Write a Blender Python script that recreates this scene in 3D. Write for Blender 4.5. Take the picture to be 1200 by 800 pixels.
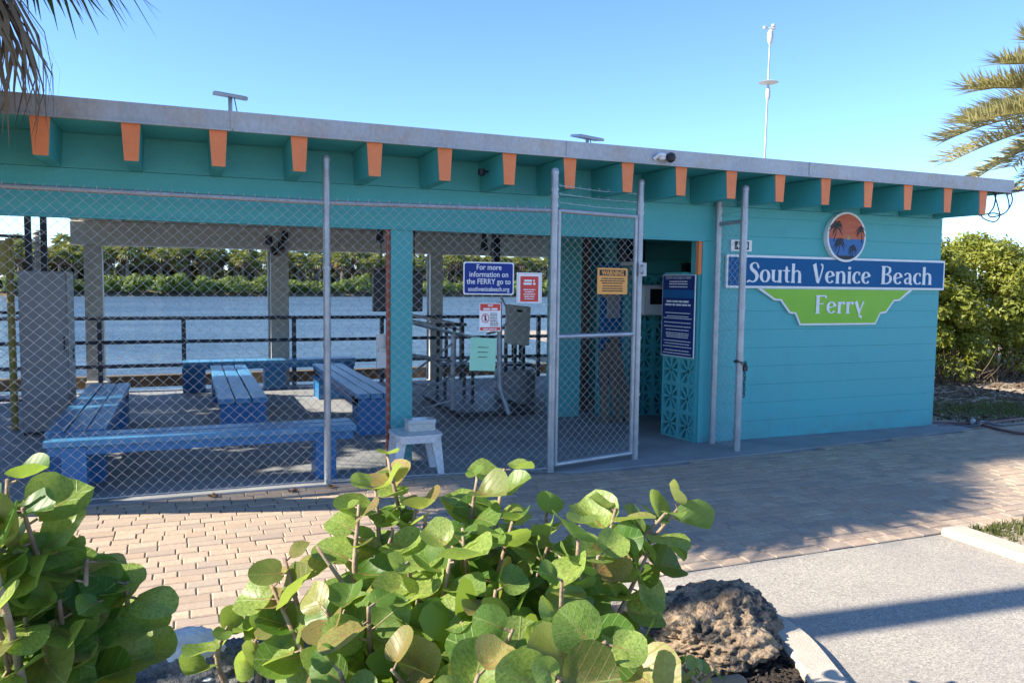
import bpy, bmesh, math, random
from mathutils import Vector, Matrix, noise
R_ = math.radians
sc = bpy.context.scene
for o in list(bpy.data.objects):
    bpy.data.objects.remove(o)
COL = sc.collection

# ------------------------------------------------------------------ camera
cam_d = bpy.data.cameras.new('camera')
cam = bpy.data.objects.new('camera', cam_d)
COL.objects.link(cam)
r = Vector((0.92550635, -0.37853051, 0.01235484)); u = Vector((0.01627535, 0.07234231, 0.99724706)); f = Vector((0.37838222, 0.92275741, -0.07311398))
cam.matrix_world = Matrix(((r.x, u.x, -f.x, 0), (r.y, u.y, -f.y, 0), (r.z, u.z, -f.z, 1.6), (0, 0, 0, 1)))
cam_d.lens = 27.835; cam_d.sensor_width = 36; cam_d.clip_start = .05; cam_d.clip_end = 9000
sc.camera = cam
# ------------------------------------------------------------------ light
EL = R_(35); AZ = R_(5.0)
sun_dir = Vector((-math.cos(AZ)*math.cos(EL), math.sin(AZ)*math.cos(EL), math.sin(EL)))
w = bpy.data.worlds.new('World'); sc.world = w; w.use_nodes = True
nt = w.node_tree; nt.nodes.clear()
sky = nt.nodes.new('ShaderNodeTexSky'); sky.sky_type = 'NISHITA'; sky.sun_disc = False
sky.sun_elevation = EL; sky.sun_rotation = math.atan2(sun_dir.x, sun_dir.y)
sky.altitude = 1500; sky.air_density = 0.9; sky.dust_density = 0.0; sky.ozone_density = 7.0
bg = nt.nodes.new('ShaderNodeBackground'); bg.inputs[1].default_value = 0.145
wo = nt.nodes.new('ShaderNodeOutputWorld')
nt.links.new(sky.outputs[0], bg.inputs[0]); nt.links.new(bg.outputs[0], wo.inputs[0])
sl = bpy.data.lights.new('sun', 'SUN'); sl.energy = 5.0; sl.angle = R_(.5); sl.color = (1, .92, .77)
so = bpy.data.objects.new('sun', sl); COL.objects.link(so)
so.rotation_euler = (-sun_dir).to_track_quat('-Z', 'Y').to_euler()
sc.view_settings.view_transform = 'Standard'; sc.view_settings.look = 'None'
sc.view_settings.exposure = 1.33; sc.view_settings.gamma = 1; sc.view_settings.use_curve_mapping = False

# ------------------------------------------------------------------ materials
def newmat(name):
    m = bpy.data.materials.new(name); m.use_nodes = True
    m.node_tree.nodes.clear()
    return m, m.node_tree.nodes, m.node_tree.links
def N(ns, t, **k):
    n = ns.new(t)
    for a, v in k.items(): setattr(n, a, v)
    return n
def mixc(ns, ln, fac, a, b, mode='MIX'):
    n = N(ns, 'ShaderNodeMix', data_type='RGBA', blend_type=mode)
    for i, v in ((0, fac), (6, a), (7, b)):
        if isinstance(v, (int, float)): n.inputs[i].default_value = v
        elif isinstance(v, tuple): n.inputs[i].default_value = v if len(v) == 4 else v+(1,)
        else: ln.new(v, n.inputs[i])
    return n.outputs[2]
def ramp(ns, ln, src, a, b):
    n = N(ns, 'ShaderNodeMapRange'); n.inputs[1].default_value = a; n.inputs[2].default_value = b
    ln.new(src, n.inputs[0]); return n.outputs[0]
def nz(ns, ln, vec, scale, detail=4, rough=.6, dist=0):
    n = N(ns, 'ShaderNodeTexNoise'); n.inputs['Scale'].default_value = scale
    n.inputs['Detail'].default_value = detail; n.inputs['Roughness'].default_value = rough; n.inputs['Distortion'].default_value = dist
    ln.new(vec, n.inputs['Vector']); return n.outputs[0]
def pm(name, c1, c2=None, scale=3, rough=.6, bump=.0, bscale=60, metal=0, fine=.0, c3=None, c3amt=(.62, .75), stretch=(1, 1, 1), spec=.5, rnd=0.0, grime=0.0):
    """painted / plain surface: two colours mixed by noise, third colour as patches, fine grain, bump"""
    m, ns, ln = newmat(name)
    geo = N(ns, 'ShaderNodeNewGeometry')
    mp = N(ns, 'ShaderNodeMapping'); mp.inputs['Scale'].default_value = stretch
    ln.new(geo.outputs['Position'], mp.inputs[0]); vec = mp.outputs[0]
    c2 = c2 or tuple(v*.8 for v in c1)
    n1 = nz(ns, ln, vec, scale, 6)
    col = mixc(ns, ln, ramp(ns, ln, n1, .35, .65), c1, c2)
    if c3:
        n3 = nz(ns, ln, vec, scale*2.7, 7, .68)
        col = mixc(ns, ln, ramp(ns, ln, n3, *c3amt), col, c3)
    if fine:
        n2 = nz(ns, ln, vec, bscale*1.3, 2)
        k = ramp(ns, ln, n2, .3, .7)
        col = mixc(ns, ln, fine, col, mixc(ns, ln, k, (.0, .0, .0), (1, 1, 1)), 'SOFT_LIGHT')
    if rnd:
        oi = N(ns, 'ShaderNodeObjectInfo')
        hs = N(ns, 'ShaderNodeHueSaturation'); ln.new(col, hs.inputs['Color'])
        mr = N(ns, 'ShaderNodeMapRange'); mr.inputs[3].default_value = 1-rnd; mr.inputs[4].default_value = 1+rnd
        ln.new(oi.outputs['Random'], mr.inputs[0]); ln.new(mr.outputs[0], hs.inputs['Value']); col = hs.outputs[0]
    b = N(ns, 'ShaderNodeBsdfPrincipled'); ln.new(col, b.inputs['Base Color'])
    b.inputs['Metallic'].default_value = metal
    b.inputs['Specular IOR Level'].default_value = spec
    rr = N(ns, 'ShaderNodeMapRange'); rr.inputs[3].default_value = max(.05, rough-.12); rr.inputs[4].default_value = min(1, rough+.12)
    ln.new(n1, rr.inputs[0]); ln.new(rr.outputs[0], b.inputs['Roughness'])
    if bump:
        bn = nz(ns, ln, vec, bscale, 4)
        bp = N(ns, 'ShaderNodeBump'); bp.inputs['Strength'].default_value = bump; bp.inputs['Distance'].default_value = .02
        ln.new(bn, bp.inputs['Height']); ln.new(bp.outputs[0], b.inputs['Normal'])
    o = N(ns, 'ShaderNodeOutputMaterial'); ln.new(b.outputs[0], o.inputs[0])
    return m
def weather(mat, base, amt=.5):
    ns, ln = mat.node_tree.nodes, mat.node_tree.links
    b = [n for n in ns if n.type == 'BSDF_PRINCIPLED'][0]; src = b.inputs['Base Color'].links[0].from_socket
    geo = N(ns, 'ShaderNodeNewGeometry'); sx = N(ns, 'ShaderNodeSeparateXYZ'); ln.new(geo.outputs['Position'], sx.inputs[0])
    mp = N(ns, 'ShaderNodeMapping'); mp.inputs['Scale'].default_value = (9, 9, .7); ln.new(geo.outputs['Position'], mp.inputs[0])
    st = ramp(ns, ln, nz(ns, ln, mp.outputs[0], 1.2, 5), .52, .8)
    n2 = nz(ns, ln, geo.outputs['Position'], 7, 6, .7)
    low = ramp(ns, ln, sx.outputs[2], .32, .0)
    a = N(ns, 'ShaderNodeMath', operation='MULTIPLY'); ln.new(low, a.inputs[0]); ln.new(ramp(ns, ln, n2, .38, .7), a.inputs[1])
    a2 = N(ns, 'ShaderNodeMath', operation='MULTIPLY_ADD'); ln.new(st, a2.inputs[0]); a2.inputs[1].default_value = .22; ln.new(a.outputs[0], a2.inputs[2])
    a3 = N(ns, 'ShaderNodeMath', operation='MULTIPLY'); a3.use_clamp = True; ln.new(a2.outputs[0], a3.inputs[0]); a3.inputs[1].default_value = amt
    ln.new(mixc(ns, ln, a3.outputs[0], src, base), b.inputs['Base Color'])
def leafmat(name, top, alt, red, under, trans, veins=True, rough=.45, tw=.4, tan=(.5, .38, .2)):
    m, ns, ln = newmat(name)
    oi = N(ns, 'ShaderNodeObjectInfo'); tc = N(ns, 'ShaderNodeTexCoord'); geo = N(ns, 'ShaderNodeNewGeometry')
    at = N(ns, 'ShaderNodeAttribute', attribute_name='tone')
    ad = N(ns, 'ShaderNodeMath', operation='ADD'); ln.new(oi.outputs['Random'], ad.inputs[0]); ln.new(at.outputs['Fac'], ad.inputs[1])
    fr = N(ns, 'ShaderNodeMath', operation='FRACT'); ln.new(ad.outputs[0], fr.inputs[0]); rv = fr.outputs[0]
    col = mixc(ns, ln, ramp(ns, ln, rv, .1, .8), top, alt)
    n1 = nz(ns, ln, tc.outputs['Object'], 9 if veins else 3, 5)
    col = mixc(ns, ln, ramp(ns, ln, n1, .35, .75), col, tuple(.75*a for a in top))
    if red:
        w1 = N(ns, 'ShaderNodeTexWhiteNoise', noise_dimensions='1D'); ln.new(rv, w1.inputs['W'])
        k = ramp(ns, ln, w1.outputs[0], .76, .97)
        n2 = nz(ns, ln, tc.outputs['Object'], 14, 4)
        kk = N(ns, 'ShaderNodeMath', operation='MULTIPLY'); ln.new(k, kk.inputs[0]); ln.new(ramp(ns, ln, n2, .35, .6), kk.inputs[1])
        col = mixc(ns, ln, kk.outputs[0], col, red)
    if veins:
        sx = N(ns, 'ShaderNodeSeparateXYZ'); ln.new(tc.outputs['Object'], sx.inputs[0])
        ax = N(ns, 'ShaderNodeMath', operation='ABSOLUTE'); ln.new(sx.outputs[0], ax.inputs[0])
        mid = ramp(ns, ln, ax.outputs[0], .035, .012)
        m1 = N(ns, 'ShaderNodeMath', operation='MULTIPLY_ADD'); ln.new(ax.outputs[0], m1.inputs[0]); m1.inputs[1].default_value = -.75; ln.new(sx.outputs[1], m1.inputs[2])
        m2 = N(ns, 'ShaderNodeMath', operation='MULTIPLY'); ln.new(m1.outputs[0], m2.inputs[0]); m2.inputs[1].default_value = 2.6
        m3 = N(ns, 'ShaderNodeMath', operation='FRACT'); ln.new(m2.outputs[0], m3.inputs[0])
        m4 = N(ns, 'ShaderNodeMath', operation='SUBTRACT'); ln.new(m3.outputs[0], m4.inputs[0]); m4.inputs[1].default_value = .5
        m5 = N(ns, 'ShaderNodeMath', operation='ABSOLUTE'); ln.new(m4.outputs[0], m5.inputs[0])
        lat = ramp(ns, ln, m5.outputs[0], .07, .02)
        mx = N(ns, 'ShaderNodeMath', operation='MAXIMUM'); ln.new(mid, mx.inputs[0])
        mm = N(ns, 'ShaderNodeMath', operation='MULTIPLY'); ln.new(lat, mm.inputs[0]); mm.inputs[1].default_value = .5
        ln.new(mm.outputs[0], mx.inputs[1])
        rb = ramp(ns, ln, sx.outputs[1], .6, -.7)
        vc = mixc(ns, ln, rb, (.30, .38, .13), (.40, .12, .07))
        mm2 = N(ns, 'ShaderNodeMath', operation='MULTIPLY'); ln.new(mx.outputs[0], mm2.inputs[0]); mm2.inputs[1].default_value = .9
        col = mixc(ns, ln, mm2.outputs[0], col, vc)
    if veins:
        sp = nz(ns, ln, geo.outputs['Position'], 85, 3, .7)
        col = mixc(ns, ln, ramp(ns, ln, sp, .68, .74), col, (.13, .08, .03))
    colb = mixc(ns, ln, geo.outputs['Backfacing'], col, mixc(ns, ln, .5, col, under))
    d = N(ns, 'ShaderNodeBsdfPrincipled'); ln.new(colb, d.inputs['Base Color']); d.inputs['Roughness'].default_value = rough
    d.inputs['Specular IOR Level'].default_value = .4
    t = N(ns, 'ShaderNodeBsdfTranslucent'); ln.new(mixc(ns, ln, .55, col, trans), t.inputs[0])
    mxs = N(ns, 'ShaderNodeMixShader'); mxs.inputs[0].default_value = tw
    ln.new(d.outputs[0], mxs.inputs[1]); ln.new(t.outputs[0], mxs.inputs[2])
    if veins:
        bp = N(ns, 'ShaderNodeBump'); bp.inputs['Strength'].default_value = .35; bp.inputs['Distance'].default_value = .01
        ln.new(mx.outputs[0], bp.inputs['Height']); ln.new(bp.outputs[0], d.inputs['Normal'])
    o = N(ns, 'ShaderNodeOutputMaterial'); ln.new(mxs.outputs[0], o.inputs[0])
    return m
def flat(name, c, rough=.5, spec=.4): return pm(name, c, tuple(v*.9 for v in c), 8, rough, spec=spec)

MT = {}
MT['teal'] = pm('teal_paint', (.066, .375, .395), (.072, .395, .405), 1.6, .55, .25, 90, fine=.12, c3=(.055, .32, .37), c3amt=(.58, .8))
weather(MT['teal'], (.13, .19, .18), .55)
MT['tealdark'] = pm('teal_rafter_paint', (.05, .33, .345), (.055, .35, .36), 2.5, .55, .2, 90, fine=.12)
MT['orange'] = pm('orange_paint', (.80, .23, .075), (.74, .20, .065), 6, .55, .15, 80, fine=.1)
MT['fascia'] = pm('galvanised_fascia', (.44, .43, .43), (.36, .36, .37), 1.3, .5, .08, 30, metal=.35, fine=.15, c3=(.40, .29, .20), c3amt=(.48, .78), stretch=(1, 1, .6))
weather(MT['fascia'], (.22, .17, .12), .8)
MT['roofing'] = pm('roof_membrane', (.5, .5, .48), None, 2, .8)
MT['cream'] = pm('cream_wood', (.68, .64, .56), (.60, .57, .50), 2.5, .7, .2, 40, fine=.1)
weather(MT['orange'], (.35, .16, .09), .9)
MT['beige_conc'] = pm('column_paint', (.58, .54, .46), (.52, .48, .41), 3, .75, .2, 60, fine=.15, c3=(.25, .22, .18), c3amt=(.66, .85))
MT['conc'] = pm('slab_concrete', (.30, .30, .30), (.215, .22, .225), 1.7, .75, .25, 120, fine=.25, c3=(.19, .19, .2), c3amt=(.58, .78))
MT['curb'] = pm('curb_concrete', (.52, .45, .36), (.44, .38, .31), 4, .85, .4, 140, fine=.3, c3=(.3, .26, .21), c3amt=(.62, .8))
MT['galv'] = pm('galvanised_steel', (.42, .43, .45), (.33, .34, .36), 9, .45, .05, 100, metal=.55, fine=.2)
MT['wire'] = pm('fence_wire', (.50, .51, .52), (.42, .43, .44), 15, .45, 0, metal=.35)
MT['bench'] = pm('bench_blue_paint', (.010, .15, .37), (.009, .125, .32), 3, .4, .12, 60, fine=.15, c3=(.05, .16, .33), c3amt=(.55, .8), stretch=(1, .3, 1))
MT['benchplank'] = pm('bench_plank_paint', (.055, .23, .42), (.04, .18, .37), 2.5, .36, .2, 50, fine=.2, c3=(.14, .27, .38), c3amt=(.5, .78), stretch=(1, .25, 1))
MT['rail'] = pm('railing_paint', (.025, .035, .06), (.02, .03, .05), 5, .4)
MT['dark'] = pm('dark_plastic', (.015, .016, .02), (.02, .02, .023), 6, .5)
MT['darkwood'] = pm('dark_wood', (.15, .115, .085), (.10, .075, .055), 6, .8, .4, 30, stretch=(1, 1, .2))
MT['tanwood'] = pm('tan_wood', (.30, .2, .12), (.22, .15, .09), 6, .8, .3, 30, stretch=(1, 1, .2))
MT['white'] = pm('white_plastic', (.74, .75, .76), (.66, .67, .68), 5, .4, .03, 60)
MT['signwhite'] = flat('sign_white', (.80, .81, .80))
MT['signblue'] = pm('sign_blue', (.004, .095, .25), (.005, .105, .27), 4, .6, spec=.2)
MT['navy'] = pm('sign_navy', (.008, .03, .20), (.010, .034, .22), 5, .5, spec=.25)
MT['navy2'] = pm('rules_navy', (.010, .028, .14), (.012, .032, .16), 5, .6, spec=.15)
MT['green'] = pm('sign_green', (.22, .50, .012), (.20, .47, .012), 5, .45)
MT['red'] = pm('sign_red', (.62, .045, .035), (.55, .04, .035), 8, .45)
MT['sunset'] = pm('sunset_red', (.42, .07, .03), (.55, .13, .045), 9, .5, stretch=(.6, 1, 4))
MT['sea'] = pm('picture_sea', (.015, .10, .30), (.02, .14, .38), 9, .5, stretch=(.6, 1, 5))
MT['ink'] = flat('black_ink', (.012, .012, .014))
MT['yellow'] = pm('yellow_paint', (.42, .33, .07), (.3, .24, .06), 6, .5, c3=(.2, .12, .05))
MT['orangesign'] = pm('orange_sign', (.80, .33, .05), (.75, .30, .045), 8, .4)
MT['mint'] = pm('mint_paper', (.28, .62, .45), (.25, .57, .42), 6, .3)
MT['redpipe'] = pm('rust_red_paint', (.42, .09, .05), (.34, .075, .045), 8, .6, .2, 60)
MT['cab'] = pm('cabinet_grey', (.27, .27, .275), (.23, .23, .235), 2.5, .45, .05, 60, fine=.1)
MT['glassy'] = pm('clear_plastic', (.55, .6, .6), (.5, .55, .55), 8, .15)
MT['panelglass'] = pm('solar_cell', (.02, .025, .05), None, 8, .12)
MT['gutter'] = pm('pole_white', (.5, .5, .49), None, 8, .4)
MT['hose'] = pm('hose_rubber', (.16, .055, .05), (.10, .05, .05), 8, .5)
MT['hosegrey'] = pm('hose_grey', (.10, .11, .12), None, 8, .5)
MT['bark'] = pm('palm_bark', (.22, .17, .12), (.13, .10, .07), 9, .9, .8, 25, stretch=(1, 1, 2))
MT['stem'] = pm('sea_grape_bark', (.34, .27, .18), (.22, .13, .08), 20, .8, .3, 90)
MT['twig'] = pm('twig_brown', (.16, .11, .07), (.10, .07, .045), 9, .9, .3, 50)
MT['soil'] = pm('mulch_soil', (.05, .035, .025), (.028, .02, .015), 14, .95, 1.0, 70, fine=.4, c3=(.13, .09, .06), c3amt=(.6, .7))
MT['dirt'] = pm('sandy_dirt', (.40, .33, .25), (.28, .22, .165), .9, .95, .6, 50, fine=.4, c3=(.16, .14, .08), c3amt=(.55, .72))
MT['bank'] = pm('shore_bank', (.20, .15, .10), (.12, .09, .055), .5, .95, .4, 3)
MT['rock'] = pm('brown_boulder', (.38, .28, .18), (.20, .13, .08), 4, .9, 1.0, 60, fine=.4, c3=(.05, .043, .038), c3amt=(.47, .56))
MT['rock2'] = pm('grey_rock', (.17, .165, .16), (.09, .088, .088), 9, .9, 1.0, 60, fine=.4, c3=(.34, .33, .31), c3amt=(.6, .72))
MT['rock3'] = pm('white_limestone', (.62, .60, .57), (.53, .51, .48), 9, .85, .5, 50, fine=.2, c3=(.3, .28, .25), c3amt=(.72, .78))
MT['riprap'] = pm('riprap_stone', (.22, .17, .10), (.12, .09, .06), 3, .9, .8, 20, c3=(.3, .25, .1))
MT['dock'] = pm('dock_timber', (.17, .13, .085), (.09, .07, .05), 4, .85, .4, 30, stretch=(.3, 1, 1))
MT['grass'] = leafmat('grass_blade', (.10, .12, .03), (.20, .18, .07), None, (.12, .13, .04), (.2, .3, .04), False)
MT['seagrape'] = leafmat('sea_grape_leaf', (.05, .15, .018), (.40, .50, .12), (.42, .20, .11), (.28, .38, .14), (.50, .66, .08), True, .4, .48)  # natural leaf variety, widened to put sunlit and shaded leaves into the colour
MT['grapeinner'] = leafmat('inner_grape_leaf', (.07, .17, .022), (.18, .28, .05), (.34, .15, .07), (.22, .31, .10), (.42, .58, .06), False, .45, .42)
MT['fan'] = leafmat('fan_palm_leaf', (.06, .10, .025), (.09, .12, .035), None, (.08, .11, .04), (.12, .18, .03), False, .5, .25)
MT['fandead'] = leafmat('dead_palm_leaf', (.17, .11, .055), (.24, .16, .08), None, (.2, .14, .08), (.2, .12, .05), False, .7, .2)
MT['date'] = leafmat('date_palm_leaf', (.42, .38, .18), (.54, .48, .24), None, (.4, .38, .2), (.5, .46, .16), False, .5, .4)
MT['shrub'] = leafmat('shrub_leaf', (.15, .19, .022), (.36, .34, .035), None, (.25, .28, .06), (.5, .5, .04), False, .45, .35)
MT['mangrove'] = leafmat('mangrove_leaf', (.17, .24, .035), (.32, .36, .07), None, (.14, .2, .05), (.22, .3, .04), False, .5, .3)
MT['sabal'] = leafmat('sabal_leaf', (.22, .25, .05), (.44, .40, .12), None, (.16, .19, .06), (.25, .28, .05), False, .5, .25)
MT['thicket'] = leafmat('thicket_leaf', (.10, .115, .03), (.18, .18, .05), None, (.05, .08, .02), (.1, .14, .02), False, .6, .2)
MT['dryleaf'] = pm('dry_leaf', (.25, .13, .06), (.18, .08, .04), 30, .7)

def paver_mat():
    m, ns, ln = newmat('clay_paver')
    oi = N(ns, 'ShaderNodeObjectInfo'); at = N(ns, 'ShaderNodeAttribute', attribute_name='tone'); geo = N(ns, 'ShaderNodeNewGeometry')
    ad = N(ns, 'ShaderNodeMath', operation='ADD'); ln.new(oi.outputs['Random'], ad.inputs[0]); ln.new(at.outputs['Fac'], ad.inputs[1])
    fr = N(ns, 'ShaderNodeMath', operation='FRACT'); ln.new(ad.outputs[0], fr.inputs[0])
    cr = N(ns, 'ShaderNodeValToRGB'); ln.new(fr.outputs[0], cr.inputs[0])
    e = cr.color_ramp.elements
    e[0].position = 0; e[0].color = (.46, .335, .23, 1); e[1].position = 1; e[1].color = (.43, .35, .262, 1)
    for p_, c in ((.2, (.51, .39, .275, 1)), (.4, (.40, .288, .2, 1)), (.55, (.49, .36, .258, 1)), (.7, (.36, .28, .215, 1)), (.8, (.55, .425, .295, 1)), (.93, (.32, .25, .2, 1))):
        x = e.new(p_); x.color = c
    n1 = nz(ns, ln, geo.outputs['Position'], 45, 6, .7); n2 = nz(ns, ln, geo.outputs['Position'], 1.1, 4)
    c = mixc(ns, ln, ramp(ns, ln, n1, .4, .75), cr.outputs[0], (.33, .24, .175))
    c = mixc(ns, ln, ramp(ns, ln, n2, .45, .8), c, mixc(ns, ln, .4, c, (.25, .21, .17)))
    b = N(ns, 'ShaderNodeBsdfPrincipled'); ln.new(c, b.inputs['Base Color']); b.inputs['Roughness'].default_value = .85
    bp = N(ns, 'ShaderNodeBump'); bp.inputs['Strength'].default_value = .35; bp.inputs['Distance'].default_value = .006
    ln.new(nz(ns, ln, geo.outputs['Position'], 130, 4), bp.inputs['Height']); ln.new(bp.outputs[0], b.inputs['Normal'])
    o = N(ns, 'ShaderNodeOutputMaterial'); ln.new(b.outputs[0], o.inputs[0]); return m
MT['paver'] = paver_mat()
def asphalt_mat():
    m, ns, ln = newmat('road_surface')
    geo = N(ns, 'ShaderNodeNewGeometry'); P = geo.outputs['Position']
    v = N(ns, 'ShaderNodeTexVoronoi'); v.inputs['Scale'].default_value = 150; ln.new(P, v.inputs['Vector'])
    hs = N(ns, 'ShaderNodeSeparateColor'); ln.new(v.outputs['Color'], hs.inputs[0])
    cr = N(ns, 'ShaderNodeValToRGB'); ln.new(hs.outputs[0], cr.inputs[0]); e = cr.color_ramp.elements
    e[0].color = (.20, .18, .155, 1); e[1].color = (.54, .48, .40, 1)
    for p_, c in ((.25, (.30, .27, .23, 1)), (.5, (.36, .32, .27, 1)), (.8, (.40, .355, .295, 1))): x = e.new(p_); x.color = c
    big = nz(ns, ln, P, 1.4, 5)
    c = mixc(ns, ln, ramp(ns, ln, big, .35, .7), cr.outputs[0], mixc(ns, ln, .45, cr.outputs[0], (.22, .20, .18)))
    st = nz(ns, ln, P, 5.5, 6, .7)
    c = mixc(ns, ln, ramp(ns, ln, st, .62, .82), c, mixc(ns, ln, .5, c, (.14, .12, .10)))
    b = N(ns, 'ShaderNodeBsdfPrincipled'); ln.new(c, b.inputs['Base Color']); b.inputs['Roughness'].default_value = .85
    bp = N(ns, 'ShaderNodeBump'); bp.inputs['Strength'].default_value = .35; bp.inputs['Distance'].default_value = .004
    ln.new(v.outputs['Distance'], bp.inputs['Height']); ln.new(bp.outputs[0], b.inputs['Normal'])
    o = N(ns, 'ShaderNodeOutputMaterial'); ln.new(b.outputs[0], o.inputs[0]); return m
MT['asphalt'] = asphalt_mat()
def water_mat():
    m, ns, ln = newmat('bay_water')
    geo = N(ns, 'ShaderNodeNewGeometry')
    mp = N(ns, 'ShaderNodeMapping'); mp.inputs['Scale'].default_value = (.55, 1.5, 1); mp.inputs['Rotation'].default_value = (0, 0, R_(-14))
    ln.new(geo.outputs['Position'], mp.inputs[0])
    n1 = nz(ns, ln, mp.outputs[0], 1.1, 7, .62, .4)
    n2 = nz(ns, ln, mp.outputs[0], .13, 4, .5)
    b = N(ns, 'ShaderNodeBsdfPrincipled')
    ln.new(mixc(ns, ln, ramp(ns, ln, n2, .35, .65), (.09, .17, .27), (.14, .23, .33)), b.inputs['Base Color'])
    b.inputs['Roughness'].default_value = .08; b.inputs['IOR'].default_value = 1.33
    bp = N(ns, 'ShaderNodeBump'); bp.inputs['Strength'].default_value = .9; bp.inputs['Distance'].default_value = .5
    ln.new(n1, bp.inputs['Height']); ln.new(bp.outputs[0], b.inputs['Normal'])
    o = N(ns, 'ShaderNodeOutputMaterial'); ln.new(b.outputs[0], o.inputs[0]); return m
MT['water'] = water_mat()

# ------------------------------------------------------------------ builders
OFF = {}
class MB:
    def __init__(s): s.v = []; s.f = []; s.t = []; s.tone = 0.0
    def add(s, vs, fs):
        n = len(s.v); s.v += [tuple(x) for x in vs]
        for q in fs: s.f.append(tuple(i+n for i in q)); s.t.append(s.tone)
        return s
    def box(s, x0, x1, y0, y1, z0, z1, M=None, b=0.0):
        if b:
            vs = []; 
            P = [(x0+b, x1-b, y0+b, y1-b, z0), (x0, x1, y0, y1, z0+b), (x0, x1, y0, y1, z1-b), (x0+b, x1-b, y0+b, y1-b, z1)]
            for a, c, d, e, z in P: vs += [(a, d, z), (c, d, z), (c, e, z), (a, e, z)]
            fs = [(3, 2, 1, 0), (12, 13, 14, 15)]
            for k in range(3):
                for i in range(4): j = (i+1) % 4; fs.append((4*k+i, 4*k+j, 4*k+4+j, 4*k+4+i))
        else:
            vs = [(x0, y0, z0), (x1, y0, z0), (x1, y1, z0), (x0, y1, z0), (x0, y0, z1), (x1, y0, z1), (x1, y1, z1), (x0, y1, z1)]
            fs = [(3, 2, 1, 0), (4, 5, 6, 7), (0, 1, 5, 4), (1, 2, 6, 5), (2, 3, 7, 6), (3, 0, 4, 7)]
        if M is not None: vs = [M @ Vector(q) for q in vs]
        return s.add(vs, fs)
    def tube(s, pts, rad, n=8, cap=True):
        pts = [Vector(q) for q in pts]; rads = rad if isinstance(rad, (list, tuple)) else [rad]*len(pts)
        vs = []; fs = []; prev = None
        for i, q in enumerate(pts):
            d = (pts[min(i+1, len(pts)-1)]-pts[max(i-1, 0)]).normalized()
            if prev is None: a = d.orthogonal().normalized()
            else:
                a = prev-d*prev.dot(d); a = a.normalized() if a.length > 1e-5 else d.orthogonal().normalized()
            prev = a; bb = d.cross(a)
            for k in range(n):
                t = 2*math.pi*k/n; vs.append(q+(a*math.cos(t)+bb*math.sin(t))*rads[i])
        for i in range(len(pts)-1):
            for k in range(n):
                k2 = (k+1) % n; fs.append((i*n+k, i*n+k2, (i+1)*n+k2, (i+1)*n+k))
        if cap: fs.append(tuple(range(n-1, -1, -1))); fs.append(tuple((len(pts)-1)*n+k for k in range(n)))
        return s.add(vs, fs)
    def lathe(s, c, prof, n=12):
        vs = []; fs = []
        for rr, z in prof:
            for k in range(n): t = 2*math.pi*k/n; vs.append((c[0]+rr*math.cos(t), c[1]+rr*math.sin(t), c[2]+z))
        for i in range(len(prof)-1):
            for k in range(n): k2 = (k+1) % n; fs.append((i*n+k, i*n+k2, (i+1)*n+k2, (i+1)*n+k))
        fs.append(tuple(range(n-1, -1, -1))); fs.append(tuple((len(prof)-1)*n+k for k in range(n)))
        return s.add(vs, fs)
    def prism(s, poly, F, d):
        """poly: 2-D points, F(x,y,h)->3-D point, d: thickness toward h=0..d"""
        n = len(poly); vs = [F(x, y, 0) for x, y in poly]+[F(x, y, d) for x, y in poly]
        fs = [tuple(range(n-1, -1, -1)), tuple(range(n, 2*n))]+[(i, (i+1) % n, n+(i+1) % n, n+i) for i in range(n)]
        return s.add(vs, fs)
    def ribbon(s, pts, F, d):
        """pts: (x,y,w) spine, extruded ribbon"""
        L = []; R = []
        for i, (x, y, wd) in enumerate(pts):
            a = pts[max(i-1, 0)]; b = pts[min(i+1, len(pts)-1)]
            dx, dy = b[0]-a[0], b[1]-a[1]; l = math.hypot(dx, dy) or 1
            nx, ny = -dy/l*wd/2, dx/l*wd/2
            L.append((x+nx, y+ny)); R.append((x-nx, y-ny))
        n = len(pts); vs = [F(*q, 0) for q in L+R]+[F(*q, d) for q in L+R]; fs = []
        for i in range(n-1):
            fs += [(2*n+i, 3*n+i, 3*n+i+1, 2*n+i+1), (i, 2*n+i, 2*n+i+1, i+1), (n+i+1, 3*n+i+1, 3*n+i, n+i)]
        fs += [(0, n, 3*n, 2*n), (n-1, 3*n-1, 4*n-1, 2*n-1)]
        return s.add(vs, fs)
    def mesh(s, name, mat, off=Vector((0, 0, 0)), smooth=False, fix=False):
        me = bpy.data.meshes.new(name)
        me.from_pydata([(x-off.x, y-off.y, z-off.z) for x, y, z in s.v], [], s.f)
        if fix:
            bm = bmesh.new(); bm.from_mesh(me); bmesh.ops.recalc_face_normals(bm, faces=bm.faces); bm.to_mesh(me); bm.free()
        me.materials.append(mat)
        if smooth: me.polygons.foreach_set('use_smooth', [True]*len(me.polygons))
        if any(s.t):
            a = me.attributes.new('tone', 'FLOAT', 'FACE'); a.data.foreach_set('value', s.t)
        me.update(); return me
    def build(s, name, mat, parent=None, smooth=False, label=None, cat=None, group=None, kind=None, origin=None, fix=True):
        mat = MT[mat] if isinstance(mat, str) else mat
        off = OFF.get(parent.name, Vector((0, 0, 0))) if parent else Vector(origin or (0, 0, 0))
        o = bpy.data.objects.new(name, s.mesh(name, mat, off, smooth, fix)); COL.objects.link(o)
        if parent: o.parent = parent
        else: o.location = off
        OFF[o.name] = off
        return tag(o, label, cat, group, kind)
def tag(o, label=None, cat=None, group=None, kind=None):
    for k, v in (('label', label), ('category', cat), ('group', group), ('kind', kind)):
        if v: o[k] = v
    return o
def thing(name, label, cat, loc, group=None):
    o = bpy.data.objects.new(name, None); COL.objects.link(o); o.location = loc; o.empty_display_size = .1
    OFF[o.name] = Vector(loc); return tag(o, label, cat, group)
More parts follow.
